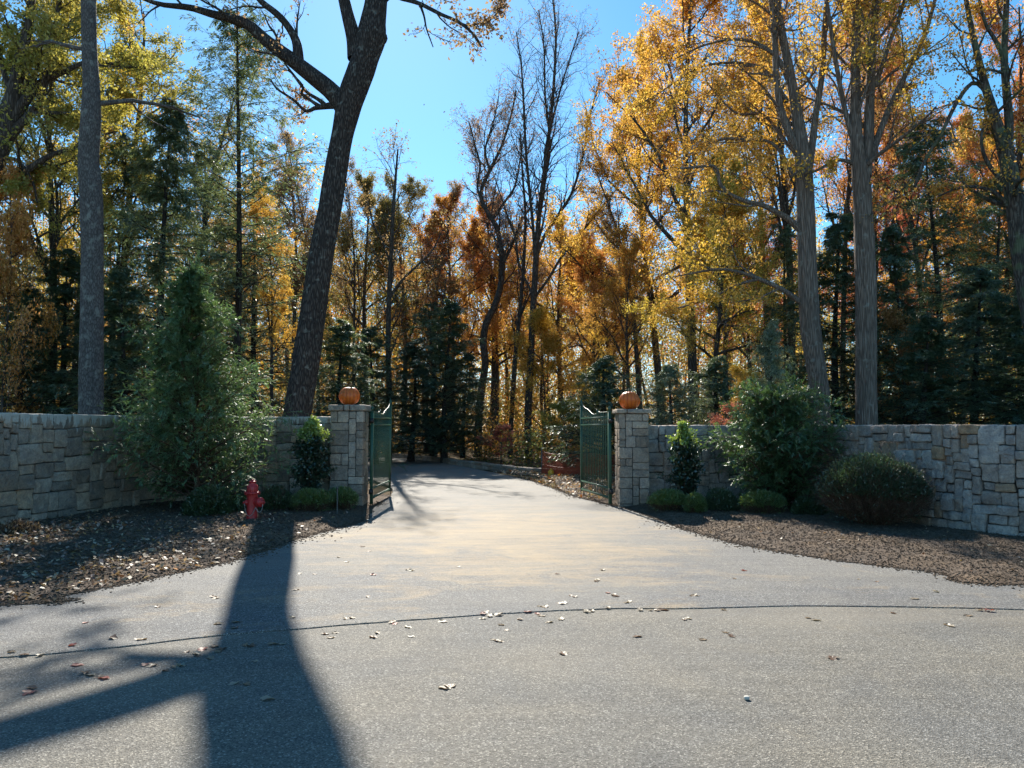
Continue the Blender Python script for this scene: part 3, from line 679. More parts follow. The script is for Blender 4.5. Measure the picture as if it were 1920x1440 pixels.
# ------------------------------------------------------------------ far low kerb wall, safety fence, yellow jug, stake
kp = [(2.4, 24.0), (.95, 24.9), (-.35, 27.4), (-2.1, 31.0), (-4.1, 35.6), (-7.2, 40.3), (-12, 44.4), (-17, 47)]
rng = np.random.default_rng(4); q, _ = resamp(np.c_[np.array(kp), np.zeros(len(kp))], np.zeros(len(kp)), 120)
Ls = np.concatenate([[0], np.cumsum(np.linalg.norm(np.diff(q, axis=0), axis=1))]); mb = MB(); s = 0
tnk = nrm(np.gradient(q, axis=0))
def mapk(P):
    s_ = P[:, 0]; x = np.interp(s_, Ls, q[:, 0]); y = np.interp(s_, Ls, q[:, 1]); nx = np.interp(s_, Ls, -tnk[:, 1]); ny = np.interp(s_, Ls, tnk[:, 0])
    return np.stack([x+nx*P[:, 1], y+ny*P[:, 1], P[:, 2]], 1)
while s < Ls[-1]-.5:
    for j in (0, 1):
        for dv in (0,): pass
    l = rng.uniform(.35, .75); h1 = rng.uniform(.12, .16)
    rough_stone(mb, (s+l/2, 0, h1/2-.04), (l-.01, .36, h1), mapk, rng, .02, .2, rng.uniform(.1, .9), True)
    rough_stone(mb, (s+l/2+rng.uniform(-.1, .1), 0, h1-.04+.055), (l-.01, .34, .11), mapk, rng, .02, .2, rng.uniform(.1, .9), True); s += l
tag(lnk('low_wall', mb.mesh('low_wall', True), M['stone_p']), 'knee low stone wall curving along the far side of the driveway', 'low wall')

fp = [(.95, 24.25), (1.7, 23.6), (2.6, 23.1), (3.8, 22.9), (5.4, 22.6)]
fn = thing('safety_fence', 'sagging orange mesh safety fence behind the right gate leaf', 'safety fence', (fp[0][0], fp[0][1], 0))
q, _ = resamp(np.c_[np.array(fp), np.zeros(len(fp))], np.zeros(len(fp)), 200); q = q-np.array((fp[0][0], fp[0][1], 0))
Lf = np.concatenate([[0], np.cumsum(np.linalg.norm(np.diff(q, axis=0), axis=1))])
def nett(z0, z1, off, cell, wdt, name, sag):
    P_ = []; n = int(Lf[-1]/cell); mz = int((z1-z0)/cell)
    def pt(s_, z_):
        x = np.interp(s_, Lf, q[:, 0]); y = np.interp(s_, Lf, q[:, 1])+off+.05*math.sin(s_*3+z_*4); ph = (s_ % 1.7)/1.7
        return (x, y, z_*(1-sag*math.sin(ph*PI))+.02)
    mb = MB()
    for i in range(n):
        for j in range(mz):
            a = pt(i*cell, z0+j*cell); b = pt((i+1)*cell, z0+(j+1)*cell); c_ = pt((i+1)*cell, z0+j*cell); d_ = pt(i*cell, z0+(j+1)*cell)
            for p0, p1 in ((a, b), (c_, d_)):
                P_.append((p0, p1))
    P_ = np.array(P_); V, Fc = tubes(P_, np.full((len(P_), 2), wdt), 3); mb.add(V, Fc)
    for z_ in (z0, z1):
        tube1(mb, [pt(k*.1, z_) for k in range(int(Lf[-1]/.1))], wdt*1.8, 4)
    lnk(name, mb.mesh(name), M['net'], fn)
nett(.0, .78, 0, .045, .0055, 'netting', .12); nett(0., .36, -.06, .028, .006, 'folded_netting', .18)
for k, s_ in enumerate((0.02, 1.7, 3.4)):
    x = np.interp(s_, Lf, q[:, 0]); y = np.interp(s_, Lf, q[:, 1]); mb = MB(); box(mb, (x, y, .44), (.04, .04, .96)); lnk('post', mb.mesh('post'), M['stake'], fn)
jp = G(1033, 894); jg = thing('plastic_jug', 'small yellow plastic jug standing against the orange mesh fence', 'jug', (jp[0], jp[1]-.1, 0))
mb = MB(); lathe(mb, [(.001, 0), (.085, 0), (.1, .015), (.1, .14), (.09, .18), (.055, .225), (.03, .235), (.028, .25)], 16); lnk('body', mb.mesh('body', True), M['yellow'], jg)
mb = MB(); lathe(mb, [(.034, .24), (.034, .265), (.001, .267)], 12); lnk('lid', mb.mesh('lid', True), M['yellow'], jg)
mb = MB(); tube1(mb, [(.07, 0, .2), (.115, 0, .19), (.12, 0, .13), (.098, 0, .09)], .012, 6, 12); lnk('handle', mb.mesh('handle', True), M['yellow'], jg)
sp_ = G(632, 967); st = thing('marker_stake', 'thin grey marker stake in the mulch before the left pillar', 'stake', (sp_[0], sp_[1], 0))
mb = MB(); tube1(mb, [(0, 0, -.05), (.002, 0, .25), (-.002, 0, .5)], .012, 6); box(mb, (0, 0, .5), (.03, .03, .04)); lnk('shaft', mb.mesh('shaft'), M['stake'], st)

# ------------------------------------------------------------------ shrubs
def dome_shrub(name, label, u, vb, wd, ht, col, seed, n=9000, leaf=.035, top=.55, twigs=90, group='low rounded shrubs along the walls', flat=1., leafm='needle', lo=.25, Y=None, needle=.4, cz=.0):
    p = G(u, vb) if Y is None else np.array((W(u, vb, Y)[0], Y, 0))
    th = thing(name, label, 'shrub', (p[0], p[1], 0.03), 0, group); rng = np.random.default_rng(seed)
    # stems fan out from the base to the shell; leaves crowd the outer shoots
    a = rng.uniform(0, 2*PI, twigs); e = (rng.uniform(lo, 1, twigs)**.8*PI/2 if not cz else np.arcsin(rng.uniform(-.25, 1, twigs))); dirs = np.stack([np.cos(a)*np.cos(e), np.sin(a)*np.cos(e), np.sin(e)], 1)
    env = lambda d: 1+.13*fbm(d*2.3+seed, 2, seed)
    tip = dirs*np.array((wd/2, wd/2*flat, ht*(1-cz)))*env(dirs)[:, None]+np.array((0, 0, ht*cz))
    k = np.linspace(0, 1, 6)[None, :, None]; mid = np.array((0, 0, ht*.12))
    P = tip[:, None]*(k**.85)*np.concatenate([np.ones((1, 6, 2)), (k[..., 0]**.35)[..., None]], 2)+rng.normal(0, .012, (twigs, 6, 3))*k
    P[..., 2] = np.maximum(P[..., 2], .0)
    RR = np.full((twigs, 1), .006*wd**.5+.002)*np.linspace(1, .3, 6)[None]
    L2, R2 = grow(rng, P, RR, 7, .35, 1., R(35), .2, lambda t, pl: np.full(len(t), wd*.14), 4, .12, .04, .6, .0015)
    wm = wood_mesh('stems', [(P, RR, 4, 0), (L2, R2, 3, 0)]); lnk('stem', wm, M['twig'], th)
    a = rng.uniform(0, 2*PI, n); e = np.arcsin(rng.uniform(-.7 if cz else math.sin(-.12 if top < .5 else .12), 1, n)); dirs = np.stack([np.cos(a)*np.cos(e), np.sin(a)*np.cos(e), np.sin(e)], 1)
    rr = 1-np.abs(rng.normal(0, .16, n)); rr *= np.where(rng.uniform(0, 1, n) < .04, 1.1, 1)
    pos = dirs*np.array((wd/2, wd/2*flat, ht*(1-cz)))*(env(dirs)*np.clip(rr, .3, 1.2))[:, None]+np.array((0, 0, ht*cz))
    pos[:, 2] = np.where(pos[:, 2] < 0, np.abs(pos[:, 2])*.5, pos[:, 2])
    low = pos[:, 2] < ht*top*(.9+.25*fbm(pos*6, 2, seed)); keep = ~low | (rng.uniform(0, 1, n) < (.05 if cz else .12))
    keep &= fbm(pos*(5/wd**.5), 2, seed+4) > -.45
    pos = pos[keep]; dd = dirs[keep]; N = len(pos)
    ax = nrm(dd*.6+np.array((0, 0, .5))+rng.normal(0, .45, (N, 3))); no = nrm(rng.normal(0, 1, (N, 3))+np.array((0, 0, .5)))
    s_ = rng.uniform(.6, 1.3, N); V, Fc = leafquads(rng, pos, ax, no, leaf*s_, leaf*needle*s_)
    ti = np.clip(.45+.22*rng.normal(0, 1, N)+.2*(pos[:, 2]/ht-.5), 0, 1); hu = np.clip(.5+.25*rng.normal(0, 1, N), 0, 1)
    o = lnk('foliage', mk_mesh('foliage', V, Fc, False, tint=ti, hue=hu), M[leafm], th); o.color = (*COL[col], 1); return th
px = lambda n, Y: n/F*Y
dome_shrub('boxwood_shrub', 'rounded dark green shrub at the foot of the tall feathery conifer', 392, 966, px(92, 13), .52, 'box', 1, 14000, .04, .12, Y=13.2)
dome_shrub('boxwood_shrub', 'small dark green shrub just left of the fire hydrant', 444, 955, px(50, 13.8), .36, 'box', 2, 8000, .035, .15, Y=13.7)
dome_shrub('boxwood_shrub', 'rounded dark shrub between the hydrant and the left upright holly', 517, 950, px(72, 14.2), .46, 'box', 3, 9000, .035, .15, Y=14.0)
dome_shrub('low_juniper', 'broad low shrub with lit green tips left of the marker stake', 585, 958, px(75, 13.8), .42, 'bright', 4, 9000, .05, .42, Y=13.8, needle=.22, cz=.4)
dome_shrub('low_juniper', 'low green shrub against the foot of the left pillar', 640, 956, px(62, 14.2), .4, 'bright', 5, 7000, .05, .4, Y=14.3, needle=.22, cz=.4)
dome_shrub('low_juniper', 'low shrub with yellow green tips against the foot of the right pillar', 1252, 955, px(72, 13.9), .4, 'bright', 6, 9000, .05, .42, Y=13.9, needle=.22, cz=.4)
dome_shrub('low_juniper', 'small olive green shrub tight to the right holly foot', 1304, 962, px(40, 13.6), .37, 'bright', 7, 6000, .04, .2, Y=13.5, needle=.22, cz=.4)
dome_shrub('boxwood_shrub', 'dark rounded shrub between the right holly and the feathery bush', 1352, 955, px(66, 14), .42, 'box', 8, 9000, .035, .15, Y=13.9)
dome_shrub('low_juniper', 'flat topped low shrub with bright green tips before the feathery bush', 1430, 965, px(86, 13.3), .42, 'bright', 9, 10000, .05, .5, Y=13.4, needle=.22, cz=.4)
dome_shrub('boxwood_shrub', 'small dark shrub between the flat topped shrub and the big round one', 1515, 968, px(62, 13), .34, 'box', 10, 8000, .035, .15, Y=13.2)
dome_shrub('yew_shrub', 'large round dark shrub with bare twigs below, right of all the low shrubs', 1640, 985, px(192, 11.9), 1.12, 'yew', 11, 56000, .04, .5, 700, group='large round shrub by the right wall', lo=.12, Y=11.75, needle=.3, flat=.85, cz=.45)

def holly(label, u, Y, wd, h, seed):
    X = W(u, 900, Y)[0]; th = thing('holly_shrub', label, 'shrub', (X, Y, .03), 0, 'upright hollies beside the pillars'); rng = np.random.default_rng(seed)
    k = np.linspace(0, 1, 10); T = np.stack([.03*np.sin(k*5+seed), .02*np.cos(k*4), h*k], 1)[None]; tr = np.linspace(.022, .004, 10)[None]
    lf = lambda t, pl: wd*.5*np.clip(1.12*(1-t**2.2)+.1, .08, 1)*np.where(t > .7, rng.uniform(.15, .8, len(t)), rng.uniform(.85, 1.15, len(t)))
    L1, R1 = grow(rng, T, tr, 62, .05, .98, R(44), .2, lf, 6, .1, .16, .5, .003)
    L2, R2 = grow(rng, L1, R1, 5, .2, 1., R(40), .25, lambda t, pl: pl*.4, 4, .1, .05, .6, .002)
    lnk('stem', wood_mesh('stems', [(T, tr, 6, 0), (L1, R1, 4, 0), (L2, R2, 3, 0)]), M['twig'], th)
    V, Fc, ti, hu = leaves(rng, L2, 34, .052, .03, .03, .4, .1, 0, seed); 
    hi = V.reshape(-1, 4, 3)[:, 0, 2] > h*(.8+.08*vnoise(V.reshape(-1, 4, 3)[:, 0]*9, 4))
    o = lnk('foliage', mk_mesh('foliage', V.reshape(-1, 4, 3)[~hi].reshape(-1, 3), np.arange((~hi).sum()*4).reshape(-1, 4), False, tint=ti[~hi], hue=hu[~hi]), M['holly'], th); o.color = (.028, .062, .03, 1)
    o = lnk('sunlit_tip', mk_mesh('sunlit_tip', V.reshape(-1, 4, 3)[hi].reshape(-1, 3), np.arange(hi.sum()*4).reshape(-1, 4), False, tint=ti[hi], hue=hu[hi]), M['holly'], th); o.color = (.24, .34, .06, 1)  # tip leaves coloured brighter yellow green to stand for sunlight on them
    o['label'] = 'sunlit yellow green leaves at the tip'
holly('upright dark holly with one yellow green leader beside the left pillar', 583, 14.6, px(92, 14.6), 1.7, 3)
holly('upright dark holly with bushy yellow green top beside the right pillar', 1284, 14.4, px(84, 14.4), 1.62, 7)

def feathery(label, u, Y, h, wd, seed, lean, prof, dens=1., col=(.13, .22, .085)):
    X = W(u, 900, Y)[0]; th = thing('feathery_conifer', label, 'conifer', (X, Y, .03), 0, 'feathery conifers planted before the walls'); rng = np.random.default_rng(seed)
    k = np.linspace(0, 1, 14); T = np.stack([lean*k+.04*np.sin(k*6), .03*np.cos(k*5), h*k], 1)[None]; tr = np.linspace(.07, .006, 14)[None]
    lf = lambda t, pl: wd*.5*np.interp(t, [p_[0] for p_ in prof], [p_[1] for p_ in prof])*np.where(t > .55, rng.uniform(.25, 1.25, len(t)), rng.uniform(.7, 1.12, len(t)))
    L1, R1 = grow(rng, T, tr, int(150*dens), .02, .93, R(62), .16, lf, 8, .06, .05, .35, .005, endtrop=-.12)
    L2, R2 = grow(rng, L1, R1, 11, .15, 1., R(42), .2, lambda t, pl: pl*.32*(1.2-.6*t)+.05, 5, .08, .0, .5, .0025, endtrop=-.1)
    L3, R3 = grow(rng, L2, R2, 6, .1, 1., R(36), .2, lambda t, pl: np.clip(pl*.6, .07, .2)*(1.1-.4*t), 4, .06, -.02, .5, .0015, endtrop=-.1)
    lnk('stem', wood_mesh('stems', [(T, tr, 8, 0), (L1, R1, 4, 0), (L2, R2, 3, 0), (L3, R3, 3, 0)]), M['twig'], th)
    pos, tan, idx = along(rng, L3, 17, 0.); N = len(pos); M3n = len(L3)
    pl = nrm(np.array((0, 0, 1.))+rng.normal(0, .45, (M3n, 3)))[idx]           # each spray is a flat feather in its own plane
    side = nrm(np.cross(tan, pl)); sg = rng.choice((-1, 1), N)[:, None]
    ax = nrm(tan+side*sg*rng.uniform(.35, .9, (N, 1))+rng.normal(0, .05, (N, 3))); no = nrm(pl+rng.normal(0, .12, (N, 3))); s_ = rng.uniform(.6, 1.2, N)
    V, Fc = leafquads(rng, pos, ax, no, .05*s_, .014*s_, .08, .1)
    ti = np.clip(.45+.2*rng.normal(0, 1, N)+.25*fbm(pos*2, 2, seed), 0, 1); hu = np.clip(.5+.25*rng.normal(0, 1, N), 0, 1)
    o = lnk('foliage', mk_mesh('foliage', V, Fc, False, tint=ti, hue=hu), M['needle'], th); o.color = (*col, 1); return th
feathery('tall feathery green conifer growing before the left wall by the hydrant', 368, 13.9, 4.7, 2.85, 21, -.22,
         [(0, .72), (.1, .95), (.2, 1.), (.33, .88), (.48, .68), (.6, .54), (.72, .44), (.83, .34), (.92, .24), (1, .14)], 1.35, (.15, .26, .1))
feathery('wide loose feathery green bush before the right wall', 1460, 14.1, 2.25, 2.3, 31, .0,
         [(0, .7), (.12, .95), (.4, 1.), (.62, .85), (.8, .6), (.92, .4), (1, .25)], .85, (.095, .185, .06))
# dry clump by the left wall
dome_shrub('dead_clump', 'dry brown twiggy clump at the foot of the left wall', 30, 1010, .62, .26, 'brown', 14, 700, .05, .1, 90, group='dry clump', Y=10.6)

# ------------------------------------------------------------------ hero trees
def hero(name, label, cat, Y, trunk, limbs, mat, seed, col=None, leafn=0, n1=3.2, n2=6, n3=5, t0=.25, leaf=.11, l1=2.6, depth=None, r_flare=1.25, wob=.1, group=None, ang=R(48), l3s=.5, spread=.07, cull=None, trop=.04, K=70, sides=20, stub=True, maxk=1., hang=.25):
    """trunk and limbs are (u, v, width in px[, dy]) read off the photo at depth Y"""
    def conv(pl, first=False):
        P_ = []; Rr_ = []
        for q_ in pl:
            dy = q_[3] if len(q_) > 3 else 0; p_ = W(q_[0], q_[1], Y+dy); P_.append(p_); Rr_.append(q_[2]/2/F*(Y+dy))
        return P_, Rr_
    P0, R0 = conv(trunk); b = P0[0]
    if b[2] > 0:                                   # carry the trunk down to the ground
        d = np.array(P0[0])-np.array(P0[1]); d = d/max(abs(d[2]), .1); P0 = [np.array((b[0]+d[0]*b[2]*.8, Y, -.05))]+P0; R0 = [R0[0]*r_flare]+R0
    T, tr = resamp(P0, R0, K); base = np.array((T[0, 0], T[0, 1], 0)); T = T-base
    th = thing(name, label, cat, tuple(base), 0, group); rng = np.random.default_rng(seed)
    levels = [(T[None], tr[None], sides, wob)]; LP = []; LR = []; LK = 14
    for lm in limbs:
        P_, Rr_ = conv(lm); p_, r_ = resamp(P_, Rr_, LK*2); LP.append(p_-base); LR.append(r_)
    if LP:
        LP = np.array(LP); LR = np.array(LR); levels.append((LP, LR, 10, wob*.8))
    tl = np.linalg.norm(np.diff(T, axis=0), axis=1).sum()
    A, RA = grow(rng, T[None], tr[None], int(n1*tl*(1-t0)), t0, maxk, ang, .2, lambda t, pl: l1*np.clip(1.1-.5*t, .3, 1)*np.ones(len(t)), 9, .13, trop, .35, .012)
    if len(LP):
        ll = np.linalg.norm(np.diff(LP, axis=1), axis=2).sum(1)
        B, RB = grow(rng, LP, LR, np.where(ll < .9, 0, np.maximum((ll*n1).astype(int), 2)), .2, 1., ang*.9, .25, lambda t, pl: l1*.8*np.clip(1.15-.5*t, .3, 1)*np.clip(pl/4, .3, 1), 9, .14, trop, .45, .01)
        A = np.concatenate([A, B]); RA = np.concatenate([RA, RB])
    levels.append((A, RA, 6, 0))
    B, RB = grow(rng, A, RA, n2, .15, 1., R(42), .25, lambda t, pl: pl*.45*(1.15-.5*t), 6, .17, trop*.3, .6, .006); levels.append((B, RB, 4, 0))
    D, RD = grow(rng, B, RB, n3, .15, 1., R(45), .3, lambda t, pl: pl*l3s*(1.1-.4*t), 5, .2, -.01, .6, .0035); levels.append((D, RD, 3, 0))
    lnk('trunk', wood_mesh('tree_wood', levels), M[mat], th)
    if leafn:
        V, Fc, ti, hu = leaves(rng, D, leafn, leaf, leaf*.62, spread, .5, .15, hang, seed, cull)
        o = lnk('crown', mk_mesh('tree_leaves', V, Fc, False, tint=ti, hue=hu), M['leaf'], th); o.color = (*COL[col], 1)
    return th
# leaning oak
oakY = 19.5
hero('oak_tree', 'massive dark leaning tree with a forked top behind the left wall', 'tree', oakY,
     [(556, 800, 55), (560, 760, 52), (572, 690, 50), (585, 600, 48), (594, 540, 47), (602, 480, 46), (617, 400, 44), (630, 320, 42), (643, 250, 41), (656, 190, 50), (670, 150, 52), (686, 105, 50), (696, 70, 58), (700, 40, 48), (706, 0, 42), (714, -90, 36), (716, -220, 26), (722, -340, 14)],
     [[(648, 205, 40), (622, 172, 34), (587, 143, 31), (547, 112, 27), (500, 77, 24), (460, 43, 20), (400, 27, 15), (355, 14, 12), (300, 8, 9, -.3), (250, -10, 6, -.6)],
      [(560, 120, 22), (556, 80, 17), (540, 50, 14), (520, 27, 13), (487, 0, 11), (455, -40, 8)],
      [(668, 110, 34), (664, 75, 30), (655, 40, 26), (645, 0, 23), (632, -60, 18), (610, -150, 12)],
      [(650, 195, 20), (627, 197, 15), (612, 199, 12), (590, 203, 8), (573, 208, 6), (550, 187, 5), (520, 167, 4), (508, 150, 3)],
      [(612, 199, 10), (596, 186, 7), (575, 172, 6), (550, 140, 5), (533, 118, 3)],
      [(600, 200, 9), (585, 190, 6), (566, 176, 5), (567, 160, 4), (540, 130, 3)],
      [(705, 20, 20), (730, -8, 10), (757, -2, 9, -.8), (787, 7, 8, -1.5), (827, 27, 7, -2.3), (857, 40, 6, -2.8), (887, 63, 5, -3.2), (903, 88, 3, -3.4)],
      [(700, 78, 30), (712, 72, 30), (721, 70, 22), (726, 69, 8)],
      [(680, 148, 34), (688, 146, 28), (695, 146, 12)],
      [(787, 7, 6, -1.5), (795, 30, 4, -1.7), (800, 55, 3, -1.9), (812, 88, 2, -2.1)],
      [(857, 40, 4, -2.8), (880, 48, 3, -3), (905, 42, 3, -3.2), (935, 30, 2, -3.4)]],
     'bark_oak', 11, 'brown', 8, n1=1.0, n2=5, n3=4, t0=.74, leaf=.085, l1=2.1, cull=(.8, .05), trop=.06, K=110, sides=28, wob=.09, spread=.09, r_flare=1.3)
# smooth trunk on the left
hero('tall_pine', 'smooth grey straight trunk with lichen spots rising behind the left wall', 'tree', 17.2,
     [(171, 800, 44), (171, 700, 42), (172, 600, 40), (173, 480, 38), (172, 400, 40), (170, 350, 40), (166, 300, 37), (170, 230, 36), (171, 160, 30), (168, 100, 27), (166, 0, 27), (168, -150, 22), (170, -330, 14)],
     [], 'bark_smooth', 13, 'dark', 0, n1=.75, n2=4, n3=2, t0=.5, l1=2.6, ang=R(72), trop=0., sides=26, wob=.045)
# two pale trunks on the right
hero('forked_tree', 'pale trunk leaning left with splitting stems, first of two behind the right wall', 'tree', 18.6,
     [(1540, 800, 36), (1537, 740, 36), (1530, 690, 35), (1520, 620, 37), (1515, 540, 36), (1513, 470, 34), (1511, 400, 33), (1508, 330, 31), (1502, 270, 27), (1492, 200, 20), (1480, 130, 17), (1462, 40, 15), (1450, -60, 12), (1440, -200, 8)],
     [[(1500, 290, 20), (1480, 250, 15), (1463, 200, 13), (1456, 150, 12), (1452, 60, 11), (1440, -40, 8)],
      [(1514, 320, 18), (1523, 267, 14), (1530, 210, 12), (1541, 140, 11), (1547, 40, 10), (1556, -60, 8)],
      [(1503, 433, 14), (1480, 412, 12), (1460, 400, 11), (1430, 385, 9), (1397, 377, 8), (1365, 362, 7), (1350, 345, 7), (1342, 313, 6), (1310, 313, 5), (1275, 316, 4)],
      [(1512, 575, 12), (1470, 545, 9), (1423, 523, 8), (1385, 510, 6), (1347, 505, 5), (1300, 512, 4), (1260, 520, 2)],
      [(1423, 523, 6), (1380, 535, 5), (1330, 560, 4), (1270, 578, 3)],
      [(1487, 170, 12), (1460, 112, 9), (1437, 92, 8), (1410, 78, 6), (1370, 74, 5), (1320, 85, 4, 1), (1270, 108, 3, 1.5)],
      [(1475, 190, 10), (1437, 135, 8, .5), (1400, 120, 6, .8), (1360, 118, 5, 1.2), (1310, 127, 4, 2), (1250, 165, 3, 2.4), (1190, 202, 2, 2.6)],
      [(1500, 300, 8), (1470, 262, 7, .6), (1430, 215, 6, 1.2), (1380, 212, 4, 1.6), (1330, 160, 3, 2), (1322, 140, 2, 2)],
      [(1490, 330, 8), (1450, 270, 6, .6), (1400, 262, 6, 1.), (1350, 262, 5, 1.6), (1290, 290, 3, 2)]],
     'bark_pale', 17, 'gold', 18, n1=1.6, n2=6, n3=5, t0=.55, leaf=.07, l1=2.3, cull=(.5, -.1), K=90, sides=24, wob=.08, spread=.07, r_flare=1.15)
hero('forked_tree', 'pale straight trunk splitting into parallel upright stems, second of two behind the right wall', 'tree', 18.2,
     [(1625, 800, 40), (1624, 740, 38), (1624, 640, 37), (1623, 540, 37), (1621, 470, 36), (1618, 400, 34), (1614, 330, 33), (1606, 270, 24), (1604, 200, 20), (1604, 130, 18), (1606, 40, 16), (1607, -60, 13), (1610, -220, 9)],
     [[(1622, 330, 24), (1628, 270, 20), (1630, 200, 18), (1634, 120, 16), (1640, 40, 14), (1648, -80, 10)],
      [(1632, 300, 16), (1645, 262, 12), (1660, 220, 11), (1680, 173, 10), (1703, 130, 9), (1727, 83, 8), (1745, 30, 7), (1760, -30, 5)],
      [(1610, 290, 14), (1590, 230, 10), (1575, 160, 9), (1560, 70, 8), (1545, -40, 6)],
      [(1640, 160, 12), (1655, 120, 9), (1668, 80, 8), (1690, 20, 7), (1705, -40, 5)],
      [(1612, 310, 10), (1570, 300, 6), (1530, 320, 5), (1480, 330, 3)]],
     'bark_pale', 19, 'gold', 14, n1=1.6, n2=6, n3=4, t0=.5, leaf=.07, l1=2.2, cull=(.5, -.05), K=90, sides=24, wob=.08, spread=.07, r_flare=1.15)
hero('forked_tree', 'grey forked tree curving in from the right edge of the frame', 'tree', 17.5,
     [(1945, 640, 40), (1930, 560, 36), (1915, 480, 33), (1908, 420, 32), (1899, 360, 30), (1889, 300, 28), (1877, 260, 22), (1862, 210, 18), (1850, 170, 15), (1832, 100, 12), (1815, 20, 9), (1800, -80, 6)],
     [[(1886, 290, 20), (1892, 233, 16), (1886, 160, 14), (1883, 100, 13), (1887, 0, 11), (1892, -90, 8)],
      [(1865, 215, 12), (1850, 150, 0.1), (1850, 150, .1)][:1]+[(1850, 175, 9), (1825, 155, 8), (1795, 190, 7), (1765, 250, 7), (1735, 300, 6), (1715, 350, 6)],
      [(1893, 350, 10), (1862, 320, 8), (1845, 290, 7), (1840, 255, 5), (1850, 215, 4)],
      [(1898, 395, 10), (1870, 365, 8), (1840, 352, 6), (1800, 352, 5), (1760, 368, 3)],
      [(1883, 110, 10), (1866, 75, 8), (1848, 45, 6), (1836, 0, 5)]],
     'bark_moss', 23, 'gold', 9, n1=1.8, n2=5, n3=4, t0=.45, leaf=.07, l1=2.0, cull=(.5, .0), K=80, sides=22, wob=.1)
# big limb tree at the left edge, trunk outside the frame
hero('spreading_tree', 'dark tree with thick crooked limbs reaching in from the left edge', 'tree', 19.5,
     [(-70, 800, 60), (-60, 600, 55), (-40, 420, 50), (-15, 300, 46), (8, 245, 40), (22, 200, 34), (30, 160, 26), (40, 100, 20), (55, 40, 16), (62, -60, 12), (75, -180, 8)],
     [[(15, 235, 26), (40, 200, 20), (65, 165, 16), (95, 145, 13), (130, 130, 10), (156, 118, 8), (190, 116, 6, .8), (240, 125, 5, 1), (300, 130, 3, 1.2)],
      [(10, 262, 22), (40, 232, 16), (75, 190, 13), (88, 140, 11), (96, 95, 9), (105, 40, 7), (120, -30, 5)],
      [(-20, 340, 20), (20, 335, 15), (50, 320, 13), (80, 300, 11), (110, 285, 8), (140, 280, 6), (170, 262, 4, .6), (220, 245, 3, 1)],
      [(48, 215, 11), (80, 212, 8), (120, 212, 6), (150, 218, 4)],
      [(30, 185, 12), (12, 150, 10), (2, 110, 9), (-8, 60, 7)],
      [(90, 146, 9), (110, 100, 7), (118, 60, 6), (150, 30, 5, .5), (210, 20, 3, .8)],
      [(-15, 300, 10), (30, 300, 7), (60, 340, 5), (70, 380, 3)]],
     'bark', 29, 'ygreen', 15, n1=2.4, n2=6, n3=5, t0=.6, leaf=.08, l1=2.1, cull=(.55, -.2), K=70, sides=22, wob=.1, spread=.07)
# bare trees in the middle
def bare(label, Y, trunk, limbs, seed, col='purple', leafn=2, mat='bark', **kw):
    a = dict(n1=2.4, n2=6, n3=4, t0=.32, leaf=.09, l1=2.6, ang=R(34), trop=.07, K=60, sides=12, wob=.06, cull=(.35, .0), spread=.1)
    a.update(kw); return hero('bare_tree', label, 'tree', Y, trunk, limbs, mat, seed, col, leafn, group='nearly bare trees beyond the gate', **a)
bare('tall nearly bare tree with many upright stems beside the far low wall end', 38,
     [(992, 885, 15), (990, 780, 14), (994, 700, 13), (997, 630, 12), (1002, 540, 12), (1006, 467, 11), (1011, 400, 9), (1017, 350, 8), (1027, 270, 7), (1035, 200, 6), (1040, 130, 5), (1042, 60, 4), (1036, -10, 3)],
     [[(1004, 500, 8), (1000, 433, 6), (992, 350, 6), (986, 280, 5), (981, 180, 4), (977, 120, 3), (968, 60, 2)],
      [(1006, 480, 7), (1022, 440, 6), (1045, 405, 6), (1068, 370, 5), (1080, 340, 5), (1096, 280, 4), (1103, 230, 4), (1125, 150, 2)],
      [(1001, 560, 6), (1030, 520, 5), (1060, 470, 5), (1095, 430, 4), (1130, 385, 3), (1160, 350, 2)],
      [(1010, 420, 6), (1022, 340, 5), (1030, 260, 5), (1022, 180, 4), (1020, 90, 3), (1010, 20, 2)],
      [(1030, 250, 5), (1045, 190, 4), (1062, 130, 3), (1085, 60, 2)],
      [(1002, 560, 5), (975, 500, 4), (965, 440, 4), (950, 400, 3), (930, 340, 2)]], 41, leafn=1, n1=3., t0=.45, l1=2.8, ang=R(30))
bare('crooked nearly bare tree bending right then left beyond the low wall', 42,
     [(897, 872, 16), (897, 797, 15), (903, 730, 14), (910, 680, 13), (906, 640, 14), (912, 605, 13), (930, 567, 12), (941, 520, 11), (941, 475, 10), (930, 425, 9), (905, 382, 8), (903, 355, 7), (918, 320, 7), (938, 280, 5), (955, 230, 4), (968, 170, 3)],
     [[(905, 382, 5), (895, 350, 4), (900, 310, 4), (890, 270, 3), (880, 230, 2)],
      [(925, 410, 6), (945, 380, 5), (965, 350, 4), (975, 300, 3), (985, 240, 2)],
      [(941, 500, 6), (960, 460, 5), (975, 420, 4), (1000, 380, 3)],
      [(918, 320, 5), (910, 280, 4), (925, 230, 3), (935, 180, 2)]], 43, col='purple', leafn=3, n1=2.6, t0=.45, l1=2.6, cull=(.35, -.35))
bare('slim straight bare trunk between the crooked tree and the many stemmed tree', 39,
     [(956, 876, 10), (958, 800, 9), (964, 700, 9), (970, 630, 8), (977, 560, 7), (983, 480, 6), (985, 400, 5), (980, 330, 4), (975, 250, 3)],
     [[(974, 600, 4), (990, 560, 3), (1010, 520, 2)]], 47, leafn=3, n1=2.2)
